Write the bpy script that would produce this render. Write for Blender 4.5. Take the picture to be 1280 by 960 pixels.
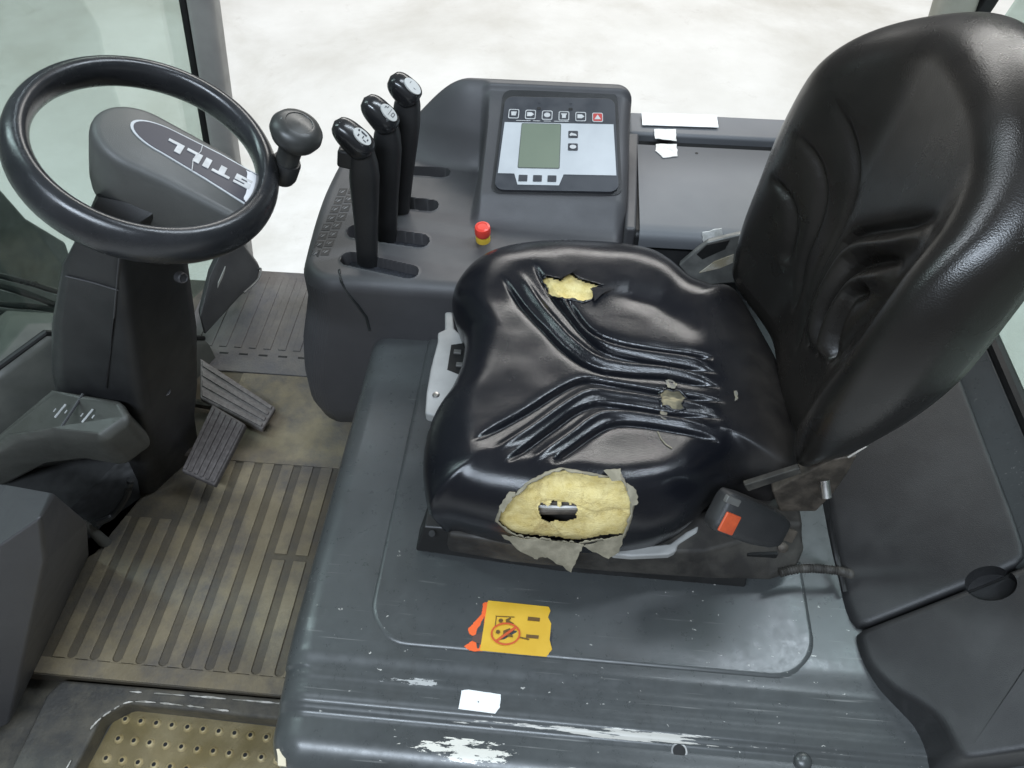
import bpy, bmesh, math, random
from mathutils import Vector, Matrix, noise
from mathutils.bvhtree import BVHTree
random.seed(7)
for o in list(bpy.data.objects): bpy.data.objects.remove(o)
SC = bpy.context.scene
COL = SC.collection
rad = math.radians

# ------------------------------------------------------------------ camera
F = 950.0; PITCH = rad(50); YAW = rad(5)
CAM = Vector((0.056, -0.64, 0.966))
FW = Vector((-math.sin(YAW)*math.cos(PITCH), math.cos(YAW)*math.cos(PITCH), -math.sin(PITCH)))
RT = Vector((math.cos(YAW), math.sin(YAW), 0)); UP = RT.cross(FW)
cd = bpy.data.cameras.new('camera'); cam = bpy.data.objects.new('camera', cd); COL.objects.link(cam)
cd.sensor_width = 36; cd.lens = F/1280*36; cd.clip_start = .01; cd.clip_end = 200
m3 = Matrix((RT, UP, -FW)).transposed()
cam.matrix_world = Matrix.Translation(CAM) @ m3.to_4x4()
SC.camera = cam

# ------------------------------------------------------------------ light: a hall with ceiling lamps
W = bpy.data.worlds.new('World'); SC.world = W; W.use_nodes = True
bg = W.node_tree.nodes['Background']; bg.inputs[0].default_value = (.93, .97, 1, 1); bg.inputs[1].default_value = .185
def area(name, loc, target, sx, sy, power, col):
    d = bpy.data.lights.new(name, 'AREA'); d.shape = 'RECTANGLE'; d.size = sx; d.size_y = sy; d.energy = power; d.color = col
    o = bpy.data.objects.new(name, d); COL.objects.link(o); o.location = loc
    o.rotation_euler = (Vector(target)-Vector(loc)).to_track_quat('-Z', 'Y').to_euler()
    return o
area('ceiling_lamp', (.6, 6.2, 4.4), (0, 2.2, -.95), 7.0, 1.2, 365, (1, .985, .95))
area('ceiling_lamp', (1.9, .9, 3.4), (.2, .1, 0), .30, 2.2, 100, (.80, .90, 1))
area('ceiling_lamp', (-.6, -2.6, 3.6), (.1, 0, 0), 2.8, .24, 185, (.76, .87, 1))
area('ceiling_lamp', (-3.0, .7, 3.2), (-.1, .1, 0), .26, 2.4, 80, (.84, .92, 1))
SC.view_settings.view_transform = 'Standard'; SC.view_settings.look = 'None'
SC.view_settings.exposure = 0.0; SC.view_settings.gamma = 1
SC.render.resolution_x = 1024; SC.render.resolution_y = 768

# ------------------------------------------------------------------ pixel -> place helpers
def ray(x, y): return FW + RT*((x-640)/F) - UP*((y-480)/F)
def PZ(x, y, z): d = ray(x, y); return CAM + d*((z-CAM.z)/d.z)
def PY(x, y, v): d = ray(x, y); return CAM + d*((v-CAM.y)/d.y)
def PX(x, y, v): d = ray(x, y); return CAM + d*((v-CAM.x)/d.x)
def PP(x, y, p0, n):
    d = ray(x, y); p0 = Vector(p0); n = Vector(n); return CAM + d*((p0-CAM).dot(n)/d.dot(n))
def proj(p):
    q = p-CAM; k = q.dot(FW); return 640+F*q.dot(RT)/k, 480-F*q.dot(UP)/k
def sstep(a, b, x):
    t = min(1, max(0, (x-a)/(b-a))); return t*t*(3-2*t)
def inpoly(x, y, P):
    c = False; j = len(P)-1
    for i in range(len(P)):
        xi, yi = P[i][:2]; xj, yj = P[j][:2]
        if (yi > y) != (yj > y) and x < (xj-xi)*(y-yi)/(yj-yi)+xi: c = not c
        j = i
    return c
def segd(p, a, b):
    ax, ay = a; bx, by = b; dx = bx-ax; dy = by-ay; L = dx*dx+dy*dy
    t = 0 if L == 0 else max(0, min(1, ((p[0]-ax)*dx+(p[1]-ay)*dy)/L))
    return math.hypot(p[0]-ax-t*dx, p[1]-ay-t*dy), t
BBX = {}
def polyd(p, P):
    k = id(P)
    if k not in BBX: BBX[k] = (min(q[0] for q in P)-.045, max(q[0] for q in P)+.045, min(q[1] for q in P)-.045, max(q[1] for q in P)+.045)
    q = BBX[k]
    if p[0] < q[0] or p[0] > q[1] or p[1] < q[2] or p[1] > q[3]: return 9, 0
    b = 9; bt = 0
    for i in range(len(P)-1):
        d, t = segd(p, P[i], P[i+1])
        if d < b: b = d; bt = (i+t)/(len(P)-1)
    return b, bt
def spline(P, n, closed=False):
    P = [Vector(p) for p in P]; N = len(P); out = []
    segs = N if closed else N-1
    for i in range(segs):
        g = (lambda k: P[k % N]) if closed else (lambda k: P[max(0, min(N-1, k))])
        a, b, c, d = g(i-1), g(i), g(i+1), g(i+2)
        for j in range(n):
            t = j/n
            out.append(.5*((2*b)+(c-a)*t+(2*a-5*b+4*c-d)*t*t+(3*b-a-3*c+d)*t**3))
    if not closed: out.append(P[-1].copy())
    return out
def resample(P, n, closed=True):
    Q = P+[P[0]] if closed else P
    L = [0]
    for i in range(1, len(Q)): L.append(L[-1]+(Q[i]-Q[i-1]).length)
    out = []; k = 0
    for j in range(n):
        s = L[-1]*j/(n if closed else n-1)
        while k < len(L)-2 and L[k+1] < s: k += 1
        t = (s-L[k])/max(1e-9, L[k+1]-L[k]); out.append(Q[k].lerp(Q[k+1], t))
    return out

# ------------------------------------------------------------------ materials
def nt(name):
    m = bpy.data.materials.new(name); m.use_nodes = True
    t = m.node_tree; return m, t, t.nodes['Principled BSDF']
def nz(t, scale, detail=4, rough=.55, vec=None, dist=0):
    n = t.nodes.new('ShaderNodeTexNoise'); n.inputs['Scale'].default_value = scale; n.inputs['Detail'].default_value = detail
    n.inputs['Roughness'].default_value = rough; n.inputs['Distortion'].default_value = dist
    if vec is None: vec = pos(t)
    t.links.new(vec, n.inputs['Vector']); return n.outputs['Fac']
def pos(t):
    for n in t.nodes:
        if n.bl_idname == 'ShaderNodeNewGeometry': return n.outputs['Position']
    return t.nodes.new('ShaderNodeNewGeometry').outputs['Position']
def scaled(t, v):
    n = t.nodes.new('ShaderNodeVectorMath'); n.operation = 'MULTIPLY'; n.inputs[1].default_value = v
    t.links.new(pos(t), n.inputs[0]); return n.outputs[0]
def ramp(t, fac, a, b, ca=(0, 0, 0, 1), cb=(1, 1, 1, 1)):
    r = t.nodes.new('ShaderNodeValToRGB'); e = r.color_ramp.elements
    e[0].position = a; e[1].position = b; e[0].color = ca; e[1].color = cb
    t.links.new(fac, r.inputs[0]); return r.outputs[0]
def mixc(t, fac, a, b):
    n = t.nodes.new('ShaderNodeMix'); n.data_type = 'RGBA'
    for s, v in ((n.inputs[0], fac), (n.inputs[6], a), (n.inputs[7], b)):
        if hasattr(v, 'is_linked'): t.links.new(v, s)
        elif isinstance(v, tuple): s.default_value = v+(1,) if len(v) == 3 else v
        else: s.default_value = v
    return n.outputs[2]
def mth(t, op, a, b=None):
    n = t.nodes.new('ShaderNodeMath'); n.operation = op
    for s, v in ((n.inputs[0], a), (n.inputs[1], b)):
        if v is None: continue
        if hasattr(v, 'is_linked'): t.links.new(v, s)
        else: s.default_value = v
    return n.outputs[0]
def bump(t, b, h, strength, dist=.001):
    n = t.nodes.new('ShaderNodeBump'); n.inputs['Strength'].default_value = strength; n.inputs['Distance'].default_value = dist
    t.links.new(h, n.inputs['Height']); t.links.new(n.outputs[0], b.inputs['Normal']); return n
MATS = {}
def mat(name, col, rough=.5, metal=0, col2=None, ns=14, bmp=0, bs=500, spec=.5, rv=.12, coat=0, thr=(.4, .65)):
    if name in MATS: return MATS[name]
    m, t, b = nt(name); MATS[name] = m
    b.inputs['Metallic'].default_value = metal; b.inputs['Specular IOR Level'].default_value = spec
    b.inputs['Coat Weight'].default_value = coat
    n = nz(t, ns, 6)
    if col2: t.links.new(mixc(t, ramp(t, n, *thr), col, col2), b.inputs['Base Color'])
    else: b.inputs['Base Color'].default_value = col+(1,)
    n2 = nz(t, ns*2.7, 5)
    t.links.new(ramp(t, n2, .3, .7, (max(0, rough-rv),)*3+(1,), (min(1, rough+rv),)*3+(1,)), b.inputs['Roughness'])
    if bmp: bump(t, b, nz(t, bs, 3), bmp)
    return m
def g(v): return (v, v, v)
PLAST = mat('black_grained_plastic', (.016, .0162, .0172), .45, col2=(.026, .0263, .027), bmp=.35, bs=900, rv=.04)
PLASTG = mat('grey_grained_plastic', (.05, .049, .052), .5, col2=(.058, .057, .06), bmp=.3, bs=900, ns=9, rv=.04)
PLASTL = mat('light_grey_plastic', (.30, .30, .29), .5, col2=(.38, .38, .37), bmp=.15)
PLASTD = mat('dusty_black_plastic', (.022, .02, .018), .62, col2=(.06, .055, .047), bmp=.4, bs=600, ns=20)
RUBBER = mat('rim_rubber', (.016, .017, .019), .24, col2=(.026, .027, .03), bmp=.12, bs=1200, rv=.07)
LIDM = mat('grey_lid_plastic', (.10, .104, .112), .5, col2=(.112, .116, .123), bmp=.2, bs=900, ns=6, rv=.025)
STEEL = mat('bright_steel', (.55, .54, .52), .32, metal=1)
DSTEEL = mat('dirty_steel', (.05, .042, .034), .6, metal=.4, col2=(.12, .1, .08), bmp=.4, bs=300, ns=40)
BRKT = mat('galvanised_bracket', (.11, .11, .105), .45, metal=.3, col2=(.17, .17, .16), ns=30)
BLACK = mat('flat_black', (.006, .006, .006), .7)
SLOTM = mat('slot_bristle', (.012, .013, .016), .6, col2=(.03, .032, .04), ns=300)
KNOB = mat('glossy_knob_plastic', (.014, .0145, .016), .22, col2=(.022, .022, .023), rv=.05)
RED = mat('red_plastic', (.72, .055, .035), .35, col2=(.62, .05, .035))
ORANGE = mat('orange_button', (.62, .1, .03), .45, col2=(.45, .07, .025), ns=60)
YELL = mat('yellow_collar', (.6, .4, .04), .45)
WHITE = mat('white_paper', (.82, .82, .8), .6)
TAPE = mat('aged_clear_tape', (.5, .5, .47), .28, col2=(.72, .72, .7), ns=70, bmp=.6, bs=160)
SILVER = mat('silver_print', (.43, .445, .46), .4, col2=(.47, .485, .5))
PRINT = mat('white_print', (.5, .5, .5), .5, col2=(.38, .38, .38), ns=60)
DKPRINT = mat('dark_print', (.02, .022, .03), .5)
PANELD = mat('panel_charcoal', (.038, .041, .048), .42)
LCD = mat('lcd_glass', (.16, .19, .145), .15, col2=(.18, .21, .16), ns=9, rv=.03)
SEAL = mat('window_seal', (.008, .008, .008), .5)
PILLAR = mat('painted_pillar', (.25, .24, .225), .45, col2=(.3, .29, .27), ns=12, bmp=.1)
PILLARL = mat('pale_pillar', (.3, .29, .23), .5, col2=(.34, .33, .27))
STICKY = mat('yellow_sticker', (.62, .36, .018), .5, col2=(.68, .41, .03), ns=25)
STICKO = mat('orange_sticker', (.82, .12, .018), .5)
STICKB = mat('brown_print', (.12, .06, .01), .5)
BACKING = mat('torn_backing', (.2, .18, .13), .8, col2=(.3, .27, .2), ns=60, bmp=.5, bs=400)
HOSE = mat('hose_rubber', (.02, .022, .022), .35)
MASTM = mat('mast_steel', (.02, .03, .028), .5, col2=(.035, .045, .042))
PEDAL = mat('worn_pedal_rubber', (.12, .105, .1), .75, col2=(.17, .153, .145), ns=120, bmp=.5, bs=350)
PEDALD = mat('dark_pedal_rubber', (.06, .052, .05), .75, col2=(.09, .08, .077), ns=120, bmp=.5, bs=350)

def foam_mat():
    m, t, b = nt('yellow_foam')
    n = nz(t, 60, 6, .65)
    c = mixc(t, ramp(t, n, .35, .7), (.6, .47, .18), (.78, .66, .33))
    t.links.new(c, b.inputs['Base Color']); b.inputs['Roughness'].default_value = .9
    b.inputs['Specular IOR Level'].default_value = .2
    c2 = mixc(t, ramp(t, nz(t, 35, 8, .75, dist=1), .52, .74), c, (.3, .2, .07)); t.links.new(c2, b.inputs['Base Color'])
    vo = t.nodes.new('ShaderNodeTexVoronoi'); vo.inputs['Scale'].default_value = 650; t.links.new(pos(t), vo.inputs['Vector'])
    bump(t, b, mth(t, 'ADD', vo.outputs['Distance'], mth(t, 'MULTIPLY', nz(t, 120, 7, .75), 2.0)), .55, .0016); return m
FOAM = foam_mat()
def leather_mat(name, c1, c2, r1, r2, dust=None):
    m, t, b = nt(name)
    v = t.nodes.new('ShaderNodeTexVoronoi'); v.inputs['Scale'].default_value = 700; t.links.new(pos(t), v.inputs['Vector'])
    c = mixc(t, ramp(t, nz(t, 6, 5), .45, .75), c1, c2)
    rgh = ramp(t, nz(t, 17, 6), .3, .7, (r1,)*3+(1,), (r2,)*3+(1,))
    if dust:      # brown dust caked on the rear of the cushion, ragged front edge
        sep = t.nodes.new('ShaderNodeSeparateXYZ'); t.links.new(pos(t), sep.inputs[0])
        e = mth(t, 'ADD', sep.outputs[0], mth(t, 'MULTIPLY', nz(t, 10, 4, .5), .12))
        k = ramp(t, e, .32, .42)
        k = mth(t, 'MULTIPLY', k, ramp(t, nz(t, 25, 4, .5), .1, .8))
        c = mixc(t, k, c, dust); rgh = mixc(t, k, rgh, (.75, .75, .75))
    t.links.new(c, b.inputs['Base Color']); t.links.new(rgh, b.inputs['Roughness'])
    b.inputs['Specular IOR Level'].default_value = .45
    h = mth(t, 'ADD', v.outputs['Distance'], mth(t, 'MULTIPLY', nz(t, 60, 4), .5))
    bump(t, b, h, .17, .0008); return m
LEATH = leather_mat('black_vinyl', (.006, .0066, .0092), (.0082, .0086, .0108), .17, .29, (.036, .031, .026))
LEATHB = leather_mat('matt_black_vinyl', (.0105, .0095, .0085), (.018, .0152, .0128), .23, .36)

def hood_mat():
    m, t, b = nt('scuffed_grey_paint')
    p = pos(t); sep = t.nodes.new('ShaderNodeSeparateXYZ'); t.links.new(p, sep.inputs[0])
    x, y, z = sep.outputs
    base = mixc(t, ramp(t, nz(t, 5, 7, .6), .35, .7), (.05, .054, .055), (.066, .071, .071))
    dirt = ramp(t, nz(t, 9, 8, .65, dist=.8), .48, .72)
    base = mixc(t, mth(t, 'MULTIPLY', dirt, .35), base, (.032, .031, .028))
    # chips and specks, denser towards the entry side
    near = t.nodes.new('ShaderNodeMapRange'); near.inputs[1].default_value = .05; near.inputs[2].default_value = -.34
    t.links.new(y, near.inputs[0])
    v = t.nodes.new('ShaderNodeTexVoronoi'); v.inputs['Scale'].default_value = 80; v.inputs['Randomness'].default_value = 1
    dist = t.nodes.new('ShaderNodeVectorMath'); dist.operation = 'ADD'
    nn = t.nodes.new('ShaderNodeTexNoise'); nn.inputs['Scale'].default_value = 240; nn.inputs['Detail'].default_value = 3
    sc = t.nodes.new('ShaderNodeVectorMath'); sc.operation = 'SCALE'; sc.inputs['Scale'].default_value = .012
    t.links.new(p, nn.inputs['Vector']); t.links.new(nn.outputs['Color'], sc.inputs[0])
    t.links.new(scaled(t, (.75, 1.5, 1.5)), dist.inputs[0]); t.links.new(sc.outputs[0], dist.inputs[1])
    t.links.new(dist.outputs[0], v.inputs['Vector'])
    sepc = t.nodes.new('ShaderNodeSeparateColor'); t.links.new(v.outputs['Color'], sepc.inputs[0])
    size = mth(t, 'MULTIPLY', ramp(t, sepc.outputs[0], .55, 1), .12)
    chip = mth(t, 'LESS_THAN', v.outputs['Distance'], size)
    gate = mth(t, 'GREATER_THAN', mth(t, 'ADD', near.outputs[0], mth(t, 'MULTIPLY', nz(t, 7, 4), .9)), .95)
    chip = mth(t, 'MULTIPLY', chip, gate)
    base = mixc(t, chip, base, (.42, .41, .38))
    # hairline scratches running along the truck
    sv = scaled(t, (5, 260, 260)); hl = nz(t, 1.0, 3, .5, vec=sv)
    hair = mth(t, 'MULTIPLY', ramp(t, hl, .66, .70), ramp(t, nz(t, 12, 3), .45, .6))
    base = mixc(t, mth(t, 'MULTIPLY', hair, .45), base, (.25, .25, .24))
    def band(y0, y1, xa, xb, thr, vs):
        a = mth(t, 'MULTIPLY', mth(t, 'GREATER_THAN', y, y0), mth(t, 'LESS_THAN', y, y1))
        e = mth(t, 'MULTIPLY', mth(t, 'GREATER_THAN', x, xa), mth(t, 'LESS_THAN', x, xb))
        f = nz(t, 1.0, 7, .7, vec=scaled(t, vs))
        f = mth(t, 'SUBTRACT', f, mth(t, 'MULTIPLY', mth(t, 'ABSOLUTE', mth(t, 'DIVIDE', mth(t, 'SUBTRACT', x, (xa+xb)/2), (xb-xa)/2)), .30))
        f = mth(t, 'SUBTRACT', f, mth(t, 'MULTIPLY', mth(t, 'ABSOLUTE', mth(t, 'DIVIDE', mth(t, 'SUBTRACT', y, (y0+y1)/2), (y1-y0)/2)), .13))
        return mth(t, 'MULTIPLY', mth(t, 'MULTIPLY', a, e), mth(t, 'GREATER_THAN', f, thr))
    for a in BANDS: base = mixc(t, band(*a[:6]), base, a[6])
    t.links.new(base, b.inputs['Base Color'])
    t.links.new(ramp(t, nz(t, 60, 8, .75), .3, .75, g(.24)+(1,), g(.40)+(1,)), b.inputs['Roughness'])
    b.inputs['Specular IOR Level'].default_value = .55
    bump(t, b, mth(t, 'ADD', nz(t, 30, 4), mth(t, 'MULTIPLY', chip, -1.2)), .12, .002)
    return m
BANDS = [(-.3655, -.354, -.16, .5, .395, (12, 170, 60), (.5, .48, .44)),
         (-.3275, -.3185, -.17, -.03, .40, (40, 150, 60), (.4, .4, .39)),
         (-.408, -.380, -.13, .09, .375, (34, 150, 80), (.68, .65, .58)),
         (-.414, -.396, -.02, .46, .40, (22, 170, 80), (.5, .48, .43))]
HOOD = hood_mat()

def rubber_mat(name, ca, cb, cc):
    m, t, b = nt(name)
    c = mixc(t, ramp(t, nz(t, 7, 6, .6), .38, .62), ca, cb)
    c = mixc(t, ramp(t, nz(t, 11, 8, .7), .42, .66), c, cc)
    t.links.new(c, b.inputs['Base Color'])
    t.links.new(ramp(t, nz(t, 25, 5), .3, .7, g(.5)+(1,), g(.8)+(1,)), b.inputs['Roughness'])
    bump(t, b, nz(t, 180, 5), .5, .002); return m
MATD = rubber_mat('dirty_rubber_groove', (.078, .064, .042), (.105, .086, .056), (.055, .049, .042))
MATR = rubber_mat('worn_rubber_rib', (.15, .122, .075), (.212, .175, .113), (.088, .078, .068))
MATB = rubber_mat('bluish_rubber', (.115, .104, .098), (.15, .136, .125), (.09, .086, .094))
MATE = rubber_mat('dark_rubber_kerb', (.028, .027, .025), (.045, .043, .038), (.09, .08, .06))
STEPM = mat('rusty_step_plate', (.3, .235, .11), .45, metal=.2, col2=(.46, .38, .22), ns=16, bmp=.4, bs=250)
def concrete():
    m, t, b = nt('pale_concrete')
    c = mixc(t, ramp(t, nz(t, 1.3, 8, .62), .35, .68), (.66, .64, .60), (.80, .785, .755))
    c = mixc(t, mth(t, 'MULTIPLY', ramp(t, nz(t, .8, 9, .65, dist=.3), .47, .7), .8), c, (.5, .47, .41))
    c = mixc(t, mth(t, 'MULTIPLY', ramp(t, nz(t, 6, 9, .8, dist=.4), .58, .75), .4), c, (.42, .38, .33))
    t.links.new(c, b.inputs['Base Color'])
    t.links.new(ramp(t, nz(t, 3, 6), .3, .7, g(.6)+(1,), g(.85)+(1,)), b.inputs['Roughness']); b.inputs['Specular IOR Level'].default_value = .25; return m
CONC = concrete()
def glass():
    m = bpy.data.materials.new('green_tinted_glass'); m.use_nodes = True; t = m.node_tree; t.nodes.clear()
    o = t.nodes.new('ShaderNodeOutputMaterial'); mx = t.nodes.new('ShaderNodeMixShader')
    tr = t.nodes.new('ShaderNodeBsdfTransparent'); tr.inputs[0].default_value = (.80, .875, .845, 1)
    gl = t.nodes.new('ShaderNodeBsdfGlossy'); gl.inputs['Roughness'].default_value = .02
    lw = t.nodes.new('ShaderNodeLayerWeight'); lw.inputs[0].default_value = .25
    fr = t.nodes.new('ShaderNodeMapRange'); fr.inputs[3].default_value = .03; fr.inputs[4].default_value = .5; t.links.new(lw.outputs['Facing'], fr.inputs[0])
    t.links.new(fr.outputs[0], mx.inputs[0]); t.links.new(tr.outputs[0], mx.inputs[1]); t.links.new(gl.outputs[0], mx.inputs[2])
    t.links.new(mx.outputs[0], o.inputs[0]); return m
GLASS = glass()

# ------------------------------------------------------------------ object helpers
def ob(name, V, Fc, m, parent=None, ang=35, bevel=0, seg=2, sub=0):
    me = bpy.data.meshes.new(name); me.from_pydata([tuple(v) for v in V], [], Fc); me.validate()
    bm = bmesh.new(); bm.from_mesh(me); bmesh.ops.remove_doubles(bm, verts=bm.verts, dist=1e-6)
    bmesh.ops.recalc_face_normals(bm, faces=bm.faces); bm.to_mesh(me); bm.free()
    return fin(name, me, m, parent, ang, bevel, seg, sub)
def fin(name, me, m, parent=None, ang=35, bevel=0, seg=2, sub=0):
    o = bpy.data.objects.new(name, me); COL.objects.link(o)
    if m: me.materials.append(m)
    me.shade_smooth()
    if bevel:
        b = o.modifiers.new('b', 'BEVEL'); b.width = bevel; b.segments = seg; b.limit_method = 'ANGLE'; b.angle_limit = rad(28)
        b.harden_normals = True
    if sub:
        s = o.modifiers.new('s', 'SUBSURF'); s.levels = sub; s.render_levels = sub
    else: me.set_sharp_from_angle(angle=rad(ang))
    if parent: o.parent = parent
    return o
def tag(o, label, cat, group=None, kind=None):
    o['label'] = label
    if cat: o['category'] = cat
    if group: o['group'] = group
    if kind: o['kind'] = kind
    return o
def thing(name, label, cat, loc=(0, 0, 0), group=None):
    o = bpy.data.objects.new(name, None); COL.objects.link(o); o.empty_display_size = .02
    o.location = loc; o.matrix_world = Matrix.Translation(loc)
    tag(o, label, cat, group); return o
def keep(o, p):            # parent o (built in world coordinates) to p
    o.parent = p; o.matrix_parent_inverse = Matrix.Translation(p.location).inverted(); return o
def prism(P, off, name, m, parent=None, **k):
    P = [Vector(p) for p in P]; off = Vector(off); n = len(P)
    V = P+[p+off for p in P]
    Fc = [tuple(range(n)), tuple(range(2*n-1, n-1, -1))]+[(i, (i+1) % n, n+(i+1) % n, n+i) for i in range(n)]
    return put(ob(name, V, Fc, m, None, **k), parent)
def put(o, parent):
    if parent: keep(o, parent)
    return o
def box(c, s, name, m, parent=None, R=None, **k):
    c = Vector(c); V = []
    for i in range(8):
        v = Vector((s[0]*(.5 if i & 1 else -.5), s[1]*(.5 if i & 2 else -.5), s[2]*(.5 if i & 4 else -.5)))
        V.append(c+(R @ v if R else v))
    Fc = [(0, 2, 3, 1), (4, 5, 7, 6), (0, 1, 5, 4), (2, 6, 7, 3), (0, 4, 6, 2), (1, 3, 7, 5)]
    return put(ob(name, V, Fc, m, None, **k), parent)
def loft(secs, name, m, parent=None, closed=True, cap=True, **k):
    n = len(secs[0]); V = [p for s in secs for p in s]; Fc = []
    for i in range(len(secs)-1):
        for j in range(n if closed else n-1):
            a = i*n+j; b = i*n+(j+1) % n; Fc.append((a, b, b+n, a+n))
    if cap and closed:
        Fc.append(tuple(range(n))); Fc.append(tuple((len(secs)-1)*n+j for j in range(n-1, -1, -1)))
    return put(ob(name, V, Fc, m, None, **k), parent)
def frame(d):
    d = d.normalized(); a = Vector((0, 0, 1)) if abs(d.z) < .9 else Vector((1, 0, 0))
    u = d.cross(a).normalized(); return u, d.cross(u)
def tube(P, r, name, m, parent=None, segs=10, loop=False, cap=True, **k):
    P = [Vector(p) for p in P]; S = []
    N = len(P)
    for i, p in enumerate(P):
        d = P[(i+1) % N]-P[i-1] if loop else P[min(N-1, i+1)]-P[max(0, i-1)]
        u, w = frame(d); rr = r(i/(N-1)) if callable(r) else r
        S.append([p+(u*math.cos(a)+w*math.sin(a))*rr for a in [2*math.pi*j/segs for j in range(segs)]])
    if loop: S.append(S[0])
    return loft(S, name, m, parent, cap=cap and not loop, **k)
def lathe(c, ax, prof, name, m, parent=None, segs=28, **k):
    u, w = frame(ax); ax = ax.normalized(); c = Vector(c)
    S = [[c+ax*h+(u*math.cos(2*math.pi*j/segs)+w*math.sin(2*math.pi*j/segs))*r for j in range(segs)] for r, h in prof]
    return loft(S, name, m, parent, **k)
def rrect(w, h, r, n=5, cx=0, cy=0):
    out = []
    for qx, qy, a0 in ((1, 1, 0), (-1, 1, 90), (-1, -1, 180), (1, -1, 270)):
        for i in range(n+1):
            a = rad(a0+90*i/n); out.append((cx+qx*(w/2-r)+r*math.cos(a), cy+qy*(h/2-r)+r*math.sin(a)))
    return out

# ================================================================== SETTING
gz = -.95
tag(ob('warehouse_floor', [(-25, -20, gz), (25, -20, gz), (25, 30, gz), (-25, 30, gz)], [(0, 1, 2, 3)], CONC),
    'pale stained concrete floor of the hall', None, kind='structure')

# ------------------------------------------------------------------ cab floor
FZ = -.30
mat_ = thing('floor_mat', 'ribbed brown rubber mat on the cab floor beside the pedals', 'floor mat', (-.5, 0, FZ))
base = prism([(-.80, -.27, FZ-.004), (-.25, -.27, FZ-.004), (-.25, .43, FZ-.004), (-.80, .43, FZ-.004)], (0, 0, -.03), 'mat_sheet', MATD, mat_)
def rib(x0, x1, y0, y1, h=.0036, m=MATR):
    e = .006
    P = [(x0, y0), (x1, y0), (x1, y1), (x0, y1)]
    return prism([(p[0], p[1], FZ-.0045) for p in P], (0, 0, h), 'rib', m, mat_, bevel=.0012, seg=2)
def groove_end(x0, x1, y):          # rounded fillets where a groove runs out into the strip
    w = (x1-x0)/2; P = [(x0-.001, y-.001)]+[(x0+w-w*math.cos(math.pi*i/8), y+w*.8-w*.8*math.sin(math.pi*i/8)) for i in range(9)]+[(x1+.001, y-.001)]
    prism([(p[0], p[1], FZ-.0045) for p in P], (0, 0, .0035), 'groove_end', MATR, mat_)
px0 = -.752; pitch = .0395; rw = .0235
for i in range(12):
    x = px0+i*pitch; yb = -.2405
    if x > -.47:
        rib(x, x+rw, yb, -.034); rib(x, x+rw, -.022, .1702)
    elif x > -.60: rib(x, x+rw, yb, .1702)
    else: rib(x, x+rw, yb, .12 if x > -.65 else .03)
    groove_end(x+rw, x+pitch, -.2405)
# end strip and flat foot patch
prism([(-.78, -.2685, FZ-.0045), (-.27, -.2685, FZ-.0045), (-.27, -.2412, FZ-.0045), (-.78, -.2412, FZ-.0045)], (0, 0, .0034), 'end_strip', MATR, mat_, bevel=.0012)
prism([(-.63, .171, FZ-.0045), (-.27, .171, FZ-.0045), (-.27, .40, FZ-.0045), (-.63, .40, FZ-.0045)], (0, 0, .0036), 'plain_patch', MATR, mat_, bevel=.0012)
# sloping foot ramp to the far sill
rp = thing('foot_ramp', 'bluish grey ribbed rubber ramp between pedals and far door sill', 'ramp', (-.6, .5, FZ))
R0 = [(-.80, .402, FZ-.0065), (-.40, .402, FZ-.0065), (-.40, .72, FZ+.004), (-.80, .72, FZ+.004)]
prism(R0, (0, 0, .006), 'ramp_sheet', MATB, rp, bevel=.002)
for i in range(11):
    x = -.775+i*.034
    prism([(x, .47, FZ+.0005), (x+.017, .47, FZ+.0005), (x+.017, .70, FZ+.0080), (x, .70, FZ+.0080)], (0, 0, .0032), 'rib', MATB, rp, bevel=.001, seg=1)
for i in range(5):
    x = -.69+i*.045
    box((x, .452, FZ+.0014), (.02, .004, .001), 'slit', BLACK, rp)
tag(box((-.6, .05, FZ-.06), (.75, 1.36, .03), 'cab_floor_pan', MATE), 'dark steel pan below the floor mat', None, kind='structure')

# entry step
st = thing('entry_step', 'worn yellowish metal tread plate with raised dimples in a black step frame', 'step', (-.5, -.4, FZ-.06))
zs = FZ-.045
q1_, q2_ = PZ(150, 884, zs), PZ(352, 908, zs)
prism([q1_, q2_, Vector((-.262, -.60, zs)), Vector((-.675, -.60, zs))], (0, 0, -.006), 'tread_plate', STEPM, st, bevel=.002)
V = []; Fc = []
for r in range(9):
    for c in range(13):
        cx = q1_.x+.018-r*.003+c*.0265+(.004 if r % 2 else 0); cy = q1_.y-.018-r*.030-c*.0008
        if cx > -.268: continue
        b0 = len(V)
        for rr, h in ((.0075, 0), (.0052, .003), (.003, .0036)):
            for k in range(8): a = math.pi*k/4; V.append((cx+rr*math.cos(a), cy+rr*math.sin(a), zs+h))
        c0 = len(V); V.append((cx, cy, zs+.0008))
        for q in range(2):
            for k in range(8): Fc.append((b0+q*8+k, b0+q*8+(k+1) % 8, b0+q*8+8+(k+1) % 8, b0+q*8+8+k))
        for k in range(8): Fc.append((b0+16+k, b0+16+(k+1) % 8, c0))
d = put(ob('dimples', V, Fc, STEPM), st); d['kind'] = 'stuff'
V2 = []; F2 = []
for v in V[24::25]:
    b0 = len(V2); V2 += [Vector((v[0]+.0034*math.cos(k*.785), v[1]+.0034*math.sin(k*.785), v[2]+.0034)) for k in range(8)]; F2.append(tuple(range(b0, b0+8)))
d = put(ob('dimple_holes', V2, F2, BLACK), st); d['kind'] = 'stuff'
def strip(P, w, h, name, m, parent, bev=.006):
    # a kerb along a plan polyline (x,y,z) -> rounded bar
    prism(P, (0, 0, -h), name, m, parent, bevel=bev, seg=3)
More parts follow.
